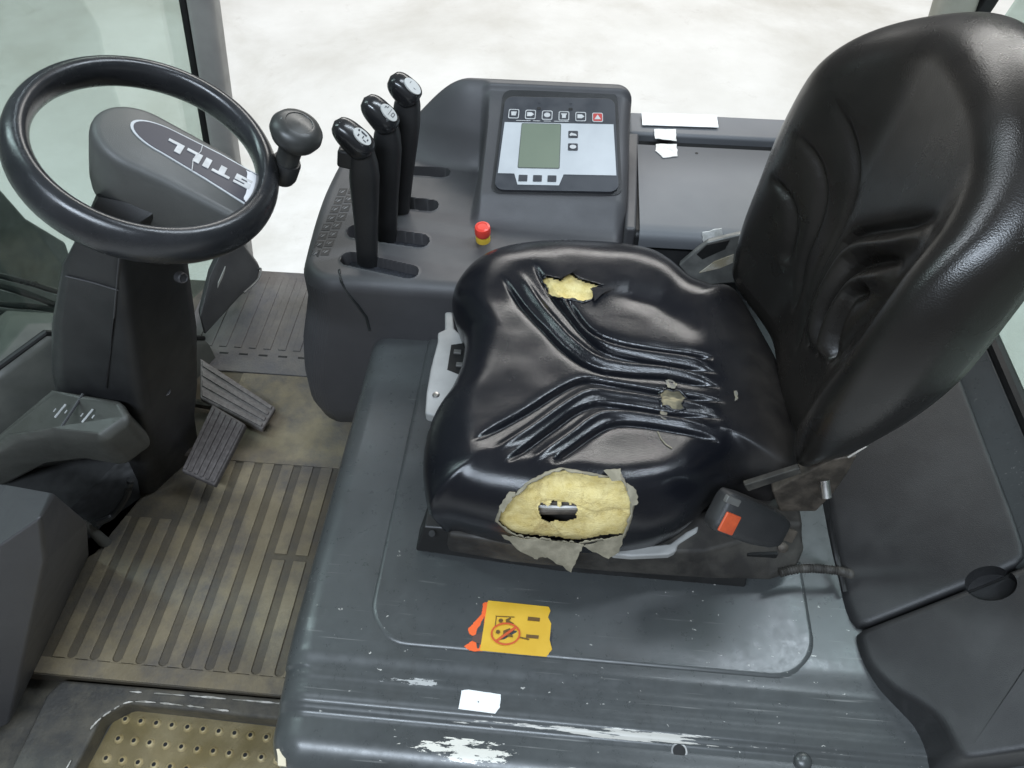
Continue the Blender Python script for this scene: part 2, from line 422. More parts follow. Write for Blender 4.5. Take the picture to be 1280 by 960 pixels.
strip([(-.72, -.275, FZ-.004), (-.255, -.272, FZ-.004), (-.255, -.306, FZ-.008), (-.60, -.302, FZ-.008), (-.632, -.325, FZ-.010), (-.665, -.62, FZ-.012), (-.745, -.62, FZ-.012), (-.735, -.30, FZ-.006)], 0, .07, 'step_frame', MATE, st)
EDGE = mat('scraped_edge', (.22, .21, .18), .55, col2=(.5, .48, .44), ns=45, thr=(.45, .6))
def scrape(P, name, seed_):
    random.seed(seed_); Q_ = spline(P, 14); seg = []
    for i in range(0, len(Q_)-4, 7):
        if random.random() < .12: continue
        L = random.randint(4, 7); part = Q_[i:i+L+1]
        if len(part) < 3: continue
        w = [random.uniform(.0006, .0017) for _ in part]; w[0] = w[-1] = .0003
        d_ = (part[-1]-part[0]).normalized(); n_ = Vector((-d_.y, d_.x, 0))
        prism([p+n_*q*random.uniform(.5, 1.2) for p, q in zip(part, w)]+[p-n_*q for p, q in reversed(list(zip(part, w)))], (0, 0, -.0015), name, EDGE, st)
scrape([(-.60, -.284, FZ-.003), (-.5, -.282, FZ-.003), (-.36, -.281, FZ-.003), (-.27, -.282, FZ-.003)], 'scraped_edge', 2)
scrape([(-.655, -.42, FZ-.0085), (-.640, -.345, FZ-.0065), (-.615, -.312, FZ-.0055), (-.585, -.298, FZ-.005), (-.5, -.297, FZ-.005), (-.43, -.299, FZ-.005)], 'scraped_corner', 5)

# ================================================================== ENGINE HOOD
hd = thing('engine_hood', 'scuffed dark grey painted engine hood under the driver seat', 'engine hood', (.17, 0, -.1))
X0, X1, Y0, Y1 = -.272, .70, -.435, .42
RG = [(0, -.029), (.045, -.028), (.062, -.0267), (.068, -.0252), (.074, -.0212), (.081, -.0168), (.090, -.0146), (.098, -.0134), (.104, -.0124), (.112, -.0106), (.121, -.0090), (.14, -.0045), (.17, -.0005), (.18, 0), (2, 0)]
def ridge(d):
    for (a, za), (b, zb) in zip(RG, RG[1:]):
        if d <= b: return za+(zb-za)*sstep(a, b, d)*.5+(zb-za)*.5*(d-a)/(b-a)
    return 0
xs = [X0+.0018*i for i in range(40)]+[X0+.072+.011*i for i in range(83)]
xs = [x for x in xs if x < X1]+[X1]
ys = [Y0+.0018*i for i in range(108)]+[Y0+.196+.012*i for i in range(60)]
ys = [y for y in ys if y < Y1]+[Y1]
V = []; Fc = []; RC = .05
for y in ys:
    for x in xs:
        dl = x-X0; dn = y-Y0; qx, qy = x, y
        if dl < RC and dn < RC:
            h = math.hypot(RC-dl, RC-dn); d = RC-h
            if h > RC: qx = X0+RC-(RC-dl)*RC/h; qy = Y0+RC-(RC-dn)*RC/h; d = 0
        else: d = min(dl, dn)
        rl = .038 if dn > .12 else .046
        z = ridge(qy-Y0)
        if d < rl: z -= rl-math.sqrt(max(0, rl*rl-(rl-d)**2))
        V.append(Vector((qx, qy, z)))
nx_, ny_ = len(xs), len(ys)
for j in range(ny_-1):
    for i in range(nx_-1): Fc.append((j*nx_+i, j*nx_+i+1, (j+1)*nx_+i+1, (j+1)*nx_+i))
edge = [j*nx_ for j in range(ny_-1, 0, -1)]+list(range(nx_))+[j*nx_+nx_-1 for j in range(1, ny_)]
b0 = len(V); V += [Vector((V[i].x, V[i].y, -.30)) for i in edge]
for k in range(len(edge)-1): Fc.append((edge[k], edge[k+1], b0+k+1, b0+k))
put(ob('hood_shell', V, Fc, HOOD, None, ang=60), hd)
# raised platform under the seat
P = [Vector((x, y, 0)) for x, y in rrect(.58, .61, .055, 8, .122, .022)]
secs = []
for dd, z in ((0, -.012), (0, .0005), (.002, .003), (.006, .0045), (.0065, .0045), (.02, .0055), (.03, .006), (.08, .006)):
    s = []
    for p in P:
        q = Vector((.122, .022, 0)); v = q-p
        s.append(Vector((p.x+math.copysign(min(abs(v.x), dd), v.x), p.y+math.copysign(min(abs(v.y), dd), v.y), z-(.0045*sstep(-.20, -.29, p.y) if z > 0 else 0))))
    secs.append(s)
loft(secs, 'seat_platform', HOOD, hd, ang=40)
# hole and bolt in the rolled edge
def onhood(px, py):
    b = BVHS['hood']; d = ray(px, py).normalized(); h = b.ray_cast(CAM, d); return h[0], h[1]
BVHS = {}
def mkbvh(key, o):
    me = o.data; BVHS[key] = BVHTree.FromPolygons([v.co.copy() for v in me.vertices], [tuple(p.vertices) for p in me.polygons])
mkbvh('hood', [c for c in hd.children if c.name.startswith('hood_shell')][0])
p, n = onhood(849, 939)
lathe(p, n, [(.0001, -.004), (.0072, -.004), (.0078, .0006), (.0098, .0006), (.01, -.001)], 'hole_rim', mat('chipped_rim', (.45, .44, .42), .5, col2=(.2, .2, .2), ns=90), hd, segs=20)
lathe(p, n, [(.0001, .0008), (.0074, .0008), (.0074, -.002)], 'hole', BLACK, hd, segs=20)
p, n = onhood(1003, 952)
lathe(p, n, [(.0105, -.002), (.0105, .003), (.009, .0055), (.005, .0075), (.0001, .008)], 'bolt', HOOD, hd, segs=18)
p, n = onhood(352, 944)
prism([p+Vector((a, b, .0012)) for a, b in ((-.008, .006), (.001, .008), (.006, -.002), (.009, -.012), (-.001, -.012), (-.004, -.002))], (0, 0, -.004), 'paint_chip', mat('cream_chip', (.62, .54, .4), .6), hd)

# ================================================================== REAR TRIM PANEL
SL = (.12-.006)/(.645-.465)
pp0 = Vector((.465, 0, .010)); pn = Vector((-SL, 0, 1)).normalized()
rpn = thing('rear_trim_panel', 'black plastic trim panel rising behind the seat with a round finger hole', 'trim panel', (.55, -.1, .03))
def Q(x, y, off=0): return PP(x, y, pp0+pn*off, pn)
def roundplate(P, r, depth, name, m, parent):
    P = [Vector(p) for p in P]; P = resample(P, 90)
    P = [(P[i-1]+P[i]*2+P[(i+1) % 90])/4 for i in range(90)]
    ar = sum(P[i].x*P[(i+1) % 90].y-P[(i+1) % 90].x*P[i].y for i in range(90)); sg = 1 if ar > 0 else -1
    N_ = []
    for i in range(90):
        d_ = (P[(i+1) % 90]-P[i-1]); d_.z = 0; d_.normalize(); N_.append(Vector((-d_.y, d_.x, 0))*sg)
    S_ = []
    for f in (90, 70, 50, 30, 12, 0):
        a = rad(f); ins = r*(1-math.cos(a)); dz = r*(1-math.sin(a))
        S_.append([p+n*ins+Vector((0, 0, -dz+n.x*ins*SL)) for p, n in zip(P, N_)])
    S_.append([p+Vector((0, 0, -depth)) for p in P])
    return loft(S_, name, m, parent, ang=45)
def wv(x, y, z=.0): return Vector((x, y, pp0.z+(x-pp0.x)*SL+z))
up_poly = [wv(.467, .36), wv(.463, .02), Q(1046, 700), Q(1056, 755), Q(1072, 786), Q(1175, 745), Q(1290, 699), wv(.648, -.10), wv(.648, .36)]
roundplate(up_poly, .010, .05, 'upper_plate', PLAST, rpn)
low = spline([Q(1072, 789), Q(1084, 825), Q(1112, 856), Q(1150, 879), Q(1175, 898), Q(1190, 925), Q(1203, 950)], 5)
lowp = low+[Q(1290, 937), Q(1420, 915), Q(1400, 660), Q(1290, 703), Q(1175, 749)]
roundplate(lowp, .008, .09, 'lower_plate', PLAST, rpn)
hc = Q(1238, 729, .0); u = Vector((0, 1, 0)); w = pn.cross(u)
hol = [hc+u*(.0225*math.sin(a))+w*(.028*math.cos(a)) for a in [2*math.pi*i/28 for i in range(28)]]
def cut(target, cutter):
    target.modifiers.clear()
    md = target.modifiers.new('c', 'BOOLEAN'); md.object = cutter; md.operation = 'DIFFERENCE'; md.solver = 'EXACT'
    dg = bpy.context.evaluated_depsgraph_get(); me = bpy.data.meshes.new_from_object(target.evaluated_get(dg))
    target.modifiers.clear(); target.data = me; bpy.data.objects.remove(cutter)
    me.shade_smooth(); me.set_sharp_from_angle(angle=rad(45))
for c_ in list(rpn.children):
    cut(c_, prism([q+pn*.02 for q in hol], pn*-.045, 'cutter', PLAST))
prism([hc+(q-hc)*2.4-pn*.028 for q in hol], pn*-.003, 'hole_shade_plate', BLACK, rpn)  # added black plate: darkens the finger hole, hides bright floor behind it
# body sheet behind it
bs = thing('rear_body_sheet', 'bluish grey painted steel sheet behind the trim panel', 'body panel', (.68, 0, .1))
prism([(.64, .70, .095), (.64, -.5, .095), (.682, -.5, .15), (.682, .70, .15)], (0.02, 0, -.02), 'sheet', HOOD, bs, bevel=.004)
tag(tube([(.690, .66, .155), (.690, -.5, .155)], .011, 'rear_window_seal', SEAL), 'black rubber seal along the lower edge of rear window', 'seal')

# ================================================================== CONTROL CONSOLE (height field shell)
con = thing('control_console', 'dark grey plastic armrest console with lever slots and display pod', 'console', (-.1, .45, 0))
SLOTS = [((438, 324), (511, 340), .0150), ((446, 292), (525, 303), .0150), ((470, 256), (538, 263), .0140), ((490, 219), (554, 223), .0130)]
CZ = .125
SW = [((PZ(a[0], a[1], CZ)).xy, (PZ(b[0], b[1], CZ)).xy, r) for a, b, r in SLOTS]
cx0, cx1, cy0, cy1 = -.388, .160, .252, .668
def podback(x):      # height of the rear wall of the pod above the armrest
    return .135*sstep(-.335, -.13, x)
def ch(x, y):
    z = CZ+.012*sstep(.30, .5, y)-.02*sstep(-.05, .16, x)*sstep(.45, .3, y)
    # rear fin
    yb = .632-.03*sstep(-.3, -.12, x)
    fin_ = podback(x)*sstep(yb-.045, yb+.05, y)
    z1 = z+fin_
    # pod: inclined display face
    zp = .172+(min(y, .632)-.452)*.50
    z2 = z+(zp-z)*sstep(.40, .452, y)
    z2 += .010*sstep(.630, .637, y)
    k = sstep(-.112, -.092, x)
    z = z1*(1-k)+z2*k
    z = min(z, .285)
    # scoop beside the pod
    return z
def cout(x, y):      # distance inside outline
    # left/front end bows, near side straight
    dl = x-(cx0+.02*((y-.45)/.25)**2); dn = y-(cy0+.03*sstep(-.2, -.05, x)*0); df = cy1-y; dr = cx1-x
    # round the near-left corner
    r = .06
    if dl < r and dn < r: return r-math.hypot(r-dl, r-dn)
    if dl < r and df < r: return r-math.hypot(r-dl, r-df)
    if dr < .03 and df < .03: return .03-math.hypot(.03-dr, .03-df)
    return min(dl, dn, df, dr)
NX, NY = 300, 230
V = []; idx = {}
for j in range(NY+1):
    y = cy0+(cy1-cy0)*j/NY
    for i in range(NX+1):
        x = cx0+(cx1-cx0)*i/NX
        d = cout(x, y)
        if d < -.003: continue
        z = ch(x, y)
        rr = .022
        if d < rr:
            q = rr-max(0, d); z -= (rr-math.sqrt(max(0, rr*rr-q*q)))*1.2
        for a, b, r in SW:
            sd, _ = segd((x, y), a, b)
            if sd < r+.004: z -= .028*sstep(r+.0012, r-.0016, sd)-(.0012*math.exp(-((sd-r-.002)/.0016)**2))
        idx[i, j] = len(V); V.append(Vector((x, y, z)))
Fc = []
for j in range(NY):
    for i in range(NX):
        k = [(i, j), (i+1, j), (i+1, j+1), (i, j+1)]
        if all(q in idx for q in k): Fc.append(tuple(idx[q] for q in k))
me = bpy.data.meshes.new('console_shell'); me.from_pydata(V, [], Fc)
bm = bmesh.new(); bm.from_mesh(me)
for it in range(2):
    bmesh.ops.smooth_vert(bm, verts=[v for v in bm.verts if v.is_boundary], factor=.5, use_axis_x=True, use_axis_y=True, use_axis_z=True)
be = [e for e in bm.edges if e.is_boundary]
r = bmesh.ops.extrude_edge_only(bm, edges=be)
nv = [v for v in r['geom'] if isinstance(v, bmesh.types.BMVert)]
def flare(vs, z, dx, dy):
    for v in vs:
        k = sstep(-.24, -.36, v.co.x); v.co.z = z; v.co.x -= dx*k; v.co.y -= dy*k*sstep(.32, .26, v.co.y)
flare(nv, .045, .003, 0)
for z, dx, dy in ((.0, .013, .004), (-.06, .018, .006), (-.13, .012, .004), (-.20, .003, 0), (-.25, -.010, -.008), (-.280, -.03, -.03), (FZ+.002, -.045, -.045)):
    r = bmesh.ops.extrude_edge_only(bm, edges=[e for e in r['geom'] if isinstance(e, bmesh.types.BMEdge) and e.is_boundary])
    flare([v for v in r['geom'] if isinstance(v, bmesh.types.BMVert)], z, dx, dy)
bmesh.ops.recalc_face_normals(bm, faces=bm.faces)
bm.to_mesh(me); bm.free()
shell = fin('console_shell', me, PLASTG, None, ang=40); put(shell, con); mkbvh('con', shell)
def oncon(px, py, off=.0):
    h = BVHS['con'].ray_cast(CAM, ray(px, py).normalized()); return h[0]+h[1]*off if h[0] else PZ(px, py, CZ)
# slot liners
for k, (a, b, r) in enumerate(SW):
    a3 = Vector((a.x, a.y, CZ-.017)); b3 = Vector((b.x, b.y, CZ-.017)); dv = (b3-a3).normalized(); nv = Vector((-dv.y, dv.x, 0))
    prism([a3-dv*.008+nv*r*.9, b3+dv*.008+nv*r*.9, b3+dv*.008-nv*r*.9, a3-dv*.008-nv*r*.9], (0, 0, -.004), 'slot_gaiter', SLOTM, con)
# embossed lever chart at the outer edge
for blk in range(2):
    for k in range(4):
        for c in range(2):
            px = 441-blk*20-k*4.6+c*-13; py = 238+blk*44+k*11+c*2
            if BVHS['con'].ray_cast(CAM, ray(px-9, py).normalized())[0] is None: continue
            def qd(x, y, w, h, o): return [oncon(x+i*w+j*-1.5, y+j*h, o) for i, j in ((-1, -1), (1, -1), (1, 1), (-1, 1))]
            prism(qd(px, py, 5.2, 4.2, .0005), (0, 0, -.0003), 'chart_mark', mat('chart_print', (.012, .012, .013), .5), con)
            for e in range(3):
                prism(qd(px-2.6+e*2.4, py-.6+.9*(e % 2), .45+.5*(e == 1), 1.5, .0009), (0, 0, -.0002), 'chart_symbol', mat('chart_lines', (.13, .13, .135), .5), con)
# seam line down the front
tube([oncon(x, y, .0016) for x, y in ((424, 338), (427, 352), (436, 368), (448, 382), (458, 396), (462, 412))], .0022, 'trim_cord', HOSE, con, segs=6)

# ------------------------------------------------------------------ display unit
pl0 = Vector((.03, .452, .172)); pt = Vector((0, 1, .5)).normalized(); pnn = Vector((0, -.5, 1)).normalized()
def D(x, y, off=0): return PP(x, y, pl0+pnn*off, pnn)
dis = thing('display_unit', 'rectangular display unit with greenish screen and silver face on console pod', 'display', tuple(D(695, 182)))
# unit frame coordinates from the photographed corners
TLc, TRc, BLc, BRc = D(632, 124), D(768, 127), D(618, 240), D(773, 243)
def du(u, v, off=0):
    p = TLc.lerp(TRc, u).lerp(BLc.lerp(BRc, u), v); return p+pnn*off
Wd = (BRc-BLc).length; Hd = (BLc-TLc).length
def dr(u0, v0, u1, v1, r, off, th, name, m, parent, n=4):
    P = [du(u0+(u1-u0)*(a+.5), v0+(v1-v0)*(b+.5), off) for a, b in rrect(1, 1, r, n)]
    return prism(P, pnn*-th, name, m, parent, bevel=.0006 if th > .002 else 0, seg=2)
dr(-.03, -.10, 1.03, 1.015, .07, .0015, .012, 'recess_frame', PLAST, con, 6)
dr(0, 0, 1, 1, .08, .009, .012, 'housing', PANELD, dis, 6)
sil = [(.022, .285), (.978, .285), (.985, .83), (.555, .83), (.52, .945), (.185, .945), (.15, .83), (.015, .83)]
prism([du(a, b, .0096) for a, b in sil], pnn*-.001, 'silver_face', SILVER, dis)
scr = dr(.178, .30, .515, .765, .03, .0101, .0008, 'screen', LCD, dis)
dr(.172, .292, .521, .775, .04, .0098, .0006, 'screen_border', mat('screen_edge', (.09, .1, .09), .4), dis)
def icon(kind, u, v, w, h, parent, m):
    o = .0112
    if kind == 'sq': P = [(-.3, -.25), (.3, -.25), (.22, .25), (-.22, .25)]
    elif kind == 'arrow': P = [(-.35, -.25), (.1, -.25), (.38, 0), (.1, .25), (-.35, .25)]
    elif kind == 'tri': P = [(0, -.32), (.34, .28), (-.34, .28)]
    elif kind == 'rab': P = [(-.38, .1), (-.2, -.22), (.05, -.1), (.3, -.02), (.38, .24), (-.1, .2), (-.3, .28)]
    elif kind == 'cup': P = [(-.32, -.28), (.32, -.28), (.2, -.02), (.2, .3), (-.2, .3), (-.2, -.02)]
    else: P = [(.34*math.cos(a), .3*math.sin(a)) for a in [2*math.pi*i/10 for i in range(10)]]
    return prism([du(u+a*w, v+b*h, o) for a, b in P], pnn*-.0008, 'symbol', m, parent)
for k, kind in enumerate(['sq', 'arrow', 'disc', 'cup', 'arrow', 'tri']):
    u0 = .095+k*.149; v0 = .195+.004*k
    b = dr(u0-.047, v0-.05, u0+.047, v0+.05, .16, .0104, .0014, 'key', PRINT, dis)
    f = dr(u0-.040, v0-.041, u0+.040, v0+.041, .14, .0108, .0008, 'key_face', mat('key_red', (.42, .05, .045), .4) if k == 5 else PANELD, b)
    icon(kind, u0, v0, .085, .085, b, PRINT)
for k, (v0, kind) in enumerate([(.405, 'rab'), (.54, 'disc')]):
    b = dr(.585, v0-.038, .668, v0+.038, .1, .0104, .0012, 'key', PANELD, dis); icon(kind, .627, v0, .085, .072, b, PRINT)
for k in range(3):
    u0 = .225+k*.118; dr(u0-.036, .845, u0+.036, .912, .06, .0104, .0012, 'key', PANELD, dis)
for u0 in (.315, .60): dr(u0-.018, .115, u0+.018, .14, .3, .0098, .0012, 'indicator', BLACK, dis); dr(u0-.012, .062, u0+.012, .07, .3, .0098, .0006, 'print_mark', PANELD, dis)
for a, b in ((.12, .25), (.27, .335), (.365, .43), (.455, .585)): dr(a, .262, b, .268, .2, .0098, .0008, 'print_line', PRINT, dis)

# ------------------------------------------------------------------ emergency stop
q = oncon(604, 300); ax = Vector((0, -.12, 1)).normalized()
es = thing('emergency_stop_button', 'round red mushroom push button with yellow collar on the console', 'button', tuple(q))
lathe(q, ax, [(.0125, -.002), (.0125, .008), (.0115, .012), (.0001, .012)], 'collar', YELL, es)
lathe(q, ax, [(.009, .01), (.009, .014), (.0128, .015), (.0135, .018), (.0135, .028), (.0125, .0315), (.0085, .033), (.008, .0322), (.0001, .0322)], 'cap', RED, es)

# ------------------------------------------------------------------ three levers
def lever(bp, tp, headpts, label, has_trigger, marks=()):
    A = oncon(*bp); A = Vector((A.x, A.y, CZ-.01))
    ydepth = A.y-.012
    t = thing('control_lever', label, 'lever', tuple(A), 'hydraulic levers on the console')
    T = PY(tp[0], tp[1], ydepth)
    ax = (T-A).normalized(); sx = Vector((1, 0, 0)); sx = (sx-ax*sx.dot(ax)).normalized(); sy = ax.cross(sx)
    S = []
    L = (T-A).length
    for k, (h, w, dth) in enumerate([(-.02, .0170, .010), (.1, .0175, .0105), (.45, .0190, .0115), (.72, .0215, .013), (.88, .0225, .0150), (1.0, .0205, .0145), (1.14, .014, .011)]):
        c = A+(T-A)*h; S.append([c+sx*(w*math.copysign(abs(math.cos(a))**.6, math.cos(a)))+sy*(dth*math.copysign(abs(math.sin(a))**.6, math.sin(a))) for a in [2*math.pi*j/16 for j in range(16)]])
    loft(S, 'stem', PLAST, t, ang=50)
    # head: fat rounded grip lying forward (towards -x, slightly up)
    H0 = PY(headpts[0][0], headpts[0][1], ydepth); H1 = PY(headpts[1][0], headpts[1][1], ydepth-.004)
    hx = (H1-H0).normalized(); hz = Vector((.45, -.35, .82)); hz = (hz-hx*hz.dot(hx)).normalized(); hy = hz.cross(hx)
    S = []
    for s in range(17):
        f = s/16; e = (1-abs(2*f-1)**3.2+.0001)**.45
        c = H0.lerp(H1, f)
        wy = .0205*e*(.85+.15*f); wz = .0180*e*(.85+.35*f)
        S.append([c+hy*(wy*math.copysign(abs(math.cos(a))**.75, math.cos(a)))+hz*(wz*math.copysign(abs(math.sin(a))**.75, math.sin(a))-(.004*f if math.sin(a) < 0 else 0)) for a in [2*math.pi*j/20 for j in range(20)]])
    grip = loft(S, 'grip', KNOB, t, ang=70)
    c = H0.lerp(H1, .58)+hz*.0192
    P = [c+hx*(.0150*math.cos(a))+hy*(.0095*math.sin(a)) for a in [2*math.pi*j/24 for j in range(24)]]
    lb = prism([p+hz*.0012 for p in P], hz*-.006, 'function_label', mat('label_plate', (.5, .5, .48), .35), grip, bevel=.0006)
    for a, b, w, h in marks:
        cc = c+hx*a+hy*b+hz*.0016
        prism([cc+hx*w*.5*i+hy*h*.5*j for i, j in ((-1, -1), (1, -1), (1, 1), (-1, 1))], hz*-.001, 'label_symbol', DKPRINT, grip)
    if has_trigger:
        c = PY(433, 196, ydepth)
        box(c, (.024, .022, .030), 'trigger_switch', PLAST, t, R=Matrix.Rotation(rad(12), 3, 'Y'), bevel=.005, seg=3)
lever((497, 263), (509, 132), ((488, 95), (522, 128)), 'black control lever with blank pale oval label, furthest from the seat', False, ((-.006, .002, .0008, .004), (.004, -.002, .004, .0006)))
lever((484, 298), (484, 170), ((455, 122), (494, 163)), 'black control lever between two other levers on the console', False, ((-.008, .003, .004, .001), (-.006, .0055, .001, .003), (-.0095, .001, .001, .003), (0, .001, .0007, .012), (.006, -.002, .005, .001), (.008, .001, .001, .005), (.004, .0015, .001, .004), (.0062, .0042, .004, .0009)))
lever((460, 330), (455, 205), ((418, 151), (464, 194)), 'black control lever with thumb switch under its grip, beside the steering knob', True, ((-.009, .0035, .0025, .003), (-.0045, .005, .0025, .0012), (-.006, -.0035, .002, .004), (0, .0045, .009, .0026), (.001, -.001, .0016, .0045), (.0055, -.004, .005, .0014), (.0085, .0005, .002, .003)))

# ------------------------------------------------------------------ storage compartment behind the console
CB = .15
box_ = thing('side_compartment', 'grey plastic storage compartment with flat lid beside the backrest', 'compartment', (.35, .57, 0))
prism([(.168, .405, CB-.012), (.75, .405, CB-.012), (.75, .768, CB-.012), (.168, .768, CB-.012)], (0, 0, -.25), 'body', PLAST, box_, bevel=.012, seg=4)
prism([(.166, .688, CB+.006), (.75, .688, CB+.006), (.75, .772, CB+.001), (.166, .772, CB+.001)], (0, 0, -.03), 'rear_ledge', LIDM, box_, bevel=.008, seg=4)
prism([(.157, .40, CB+.0015), (.176, .40, CB+.0015), (.186, .69, CB+.0045), (.163, .69, CB+.0045)], (0, 0, -.05), 'side_ledge', PLASTG, box_, bevel=.006, seg=3)
S = []
for y, z in ((.392, CB-.03), (.392, CB-.016), (.396, CB-.006), (.404, CB-.001), (.418, CB+.001), (.55, CB+.0025), (.652, CB+.003), (.656, CB+.0005), (.656, CB-.012)):
    S.append([Vector((x, y, z)) for x in (.182, .184, .190, .74, .75)])
loft([[a for a in s] for s in S], 'lid', LIDM, box_, closed=False, ang=50)
prism([(.186, .657, CB-.0112), (.74, .657, CB-.0112), (.74, .687, CB-.0112), (.186, .687, CB-.0112)], (0, 0, -.004), 'gap_shade_strip', BLACK, box_)  # black strip stands in for the shade between lid and rear ledge
lathe((.292, .632, CB+.0025), Vector((0, 0, 1)), [(.003, -.001), (.003, .0008), (.0001, .0008)], 'lid_pin', BLACK, box_, segs=10)
def onz(P, z): return [PZ(a, b, z) for a, b in P]
def jag(P, amp, n=6):
    out = []
    for i in range(len(P)):
        a = Vector(P[i]); b = Vector(P[(i+1) % len(P)])
        for k in range(n):
            q = a.lerp(b, k/n)
            if k: q += Vector((random.uniform(-amp, amp), random.uniform(-amp, amp), random.uniform(-amp, amp)*.2))
            out.append(q)
    return out
tag(prism(jag(onz([(802, 141), (896, 144), (898, 159), (803, 156)], CB+.009), .0006), (0, 0, -.0012), 'paper_label', WHITE), 'blank white paper label on the rear ledge of the compartment', 'label')
tag(prism(jag(onz([(818, 161), (845, 161), (846, 176), (819, 173)], CB+.0085), .0012), (0, 0, -.001), 'tape_piece', TAPE), 'crumpled tape piece on compartment ledge above the lid gap', 'tape')
tag(prism(jag(onz([(820, 180), (846, 180), (847, 195), (829, 197), (819, 188)], CB+.0048), .0012), (0, 0, -.001), 'tape_piece', TAPE), 'crumpled tape piece at the edge of compartment lid', 'tape')
tag(prism(jag([PY(878, 290, .391), PY(902, 285, .391), PY(903, 306, .388), PY(879, 308, .388)], .0012), (0, -.001, 0), 'tape_piece', TAPE), 'crumpled tape piece hanging off the near edge of compartment lid', 'tape')
# bracket in the gap
br = thing('belt_bracket', 'grey slotted steel bracket between seat and compartment', 'bracket', (.3, .36, .08))
bp_ = [PY(848, 332, .37), PY(868, 315, .37), PY(884, 303, .37), PY(926, 293, .37), PY(940, 330, .36), PY(938, 352, .36), PY(880, 357, .36), PY(862, 348, .365)]
prism(bp_, (0.002, .012, 0), 'plate', BRKT, br, bevel=.003)
prism([p+Vector((0, -.0015, .0008)) for p in (PY(871, 318, .368), PY(884, 306, .368), PY(912, 300, .368), PY(906, 311, .368), PY(878, 324, .368))], (0, .002, 0), 'slot', BLACK, br)
prism([p+Vector((0, -.0015, .0008)) for p in (PY(874, 341, .365), PY(893, 327, .366), PY(917, 318, .366), PY(916, 328, .366), PY(900, 335, .366))], (0, .002, 0), 'worn_slot', mat('worn_brass', (.3, .26, .18), .5, col2=(.45, .42, .36), ns=70), br)

# ================================================================== DRIVER SEAT
seat = thing('driver_seat', 'black vinyl driver seat with torn cushion showing yellow foam', 'seat', (.12, .03, .01))
front = [(569, 349), (564, 372), (574, 399), (580, 417), (575, 450), (561, 482), (541, 511), (529, 546), (527, 588), (536, 630)]
near = [(560, 655), (610, 668), (690, 681), (775, 684), (832, 674), (866, 655), (893, 628), (930, 606)]
far = [(928, 368), (899, 361), (867, 352), (838, 329), (810, 315), (757, 307), (692, 305), (630, 311), (592, 325)]
def ez(i): return 0
OUT = [PZ(x, y, .165) for x, y in front]+[PZ(x, y, .118) for x, y in near]+[PZ(1000, 592, .15), PZ(985, 480, .15)]+[PZ(x, y, .165) for x, y in far]
OUT = [Vector((p.x, p.y, 0)) for p in OUT]
OUT = resample(spline(OUT, 8, True), 760)
# two light smoothing passes
for _ in range(12): OUT = [(OUT[i-1]+OUT[i]*2+OUT[(i+1) % len(OUT)])/4 for i in range(len(OUT))]
CC = Vector((.125, .035, 0))
def zz(x, y): return 500+x/2.182, 280+y/2.182
def gl(P): return [q.xy for q in spline([PZ(*zz(*p), .20) for p in P], 3)]
GRV = [gl(P) for P in (
    [(275, 150), (330, 225), (400, 300), (460, 355), (530, 393), (600, 405), (720, 415), (800, 428), (885, 442)],
    [(362, 122), (400, 180), (455, 250), (505, 305), (560, 345), (640, 365), (760, 385), (875, 402)],
    [(455, 210), (490, 262), (530, 300), (600, 325), (700, 342), (800, 355), (858, 362)],
    [(195, 603), (270, 560), (350, 515), (440, 455), (500, 428), (570, 432), (700, 455), (800, 470), (895, 482)],
    [(285, 665), (350, 615), (420, 560), (480, 515), (540, 492), (620, 500), (740, 518), (890, 530)],
    [(410, 668), (470, 622), (530, 575), (590, 547), (680, 552), (800, 572), (880, 588)])]
RDG = [gl(P) for P in (
    [(320, 140), (400, 250), (480, 330), (560, 375), (700, 392), (880, 420)],
    [(410, 160), (480, 265), (540, 318), (620, 342), (760, 362), (865, 380)],
    [(240, 640), (350, 570), (450, 495), (520, 458), (600, 465), (740, 485), (890, 505)],
    [(345, 670), (450, 590), (530, 530), (590, 518), (700, 530), (880, 558)])]
def fade(t): return sstep(0, .14, t)*sstep(1, .86, t)
def top(x, y):
    z = .205
    z += .012*sstep(.10, .22, abs(y-.04))-.008*sstep(-.02, -.13, x)-.012*sstep(.22, .36, x)
    z -= .006*math.exp(-((y-.04)/.09)**2)*sstep(0, .15, x)
    for k, P in enumerate(GRV):
        d, t = polyd((x, y), P)
        if d < .03: z -= fade(t)*(.0078*math.exp(-(d/.0034)**2)+.002*math.exp(-(d/.009)**2))
    for P in RDG:
        d, t = polyd((x, y), P)
        if d < .03: z += fade(t)*.0050*math.exp(-(d/.0065)**2)
    # front-edge dents and outer swale along the near bolster
    d, t = polyd((x, y), SWALE)
    if d < .06: z -= .012*math.exp(-(d/.016)**2)*fade(t)
    d, t = polyd((x, y), SWALE2)
    if d < .06: z -= .005*math.exp(-(d/.020)**2)*sstep(0, .3, t)*sstep(1, .5, t)
    z += .0012*noise.noise(Vector((x*22, y*22, 3)))
    return z
SWALE = [PZ(*zz(*p), .19).xy for p in [(640, 800), (700, 770), (780, 745), (860, 735), (960, 725)]]
SWALE2 = [PZ(*zz(*p), .20).xy for p in [(540, 190), (620, 200), (700, 225), (800, 290), (870, 340)]]
S0 = .70; NR = 110; NA = len(OUT)
V = [Vector((CC.x, CC.y, top(CC.x, CC.y)))]; Fc = []
rings_ = []
for r in range(1, NR+1): rings_.append(('t', S0*(r/NR)))
for r in range(1, 37): rings_.append(('r', r/36))
rings_ += [('b', .0), ('b', .5), ('b', 1)]
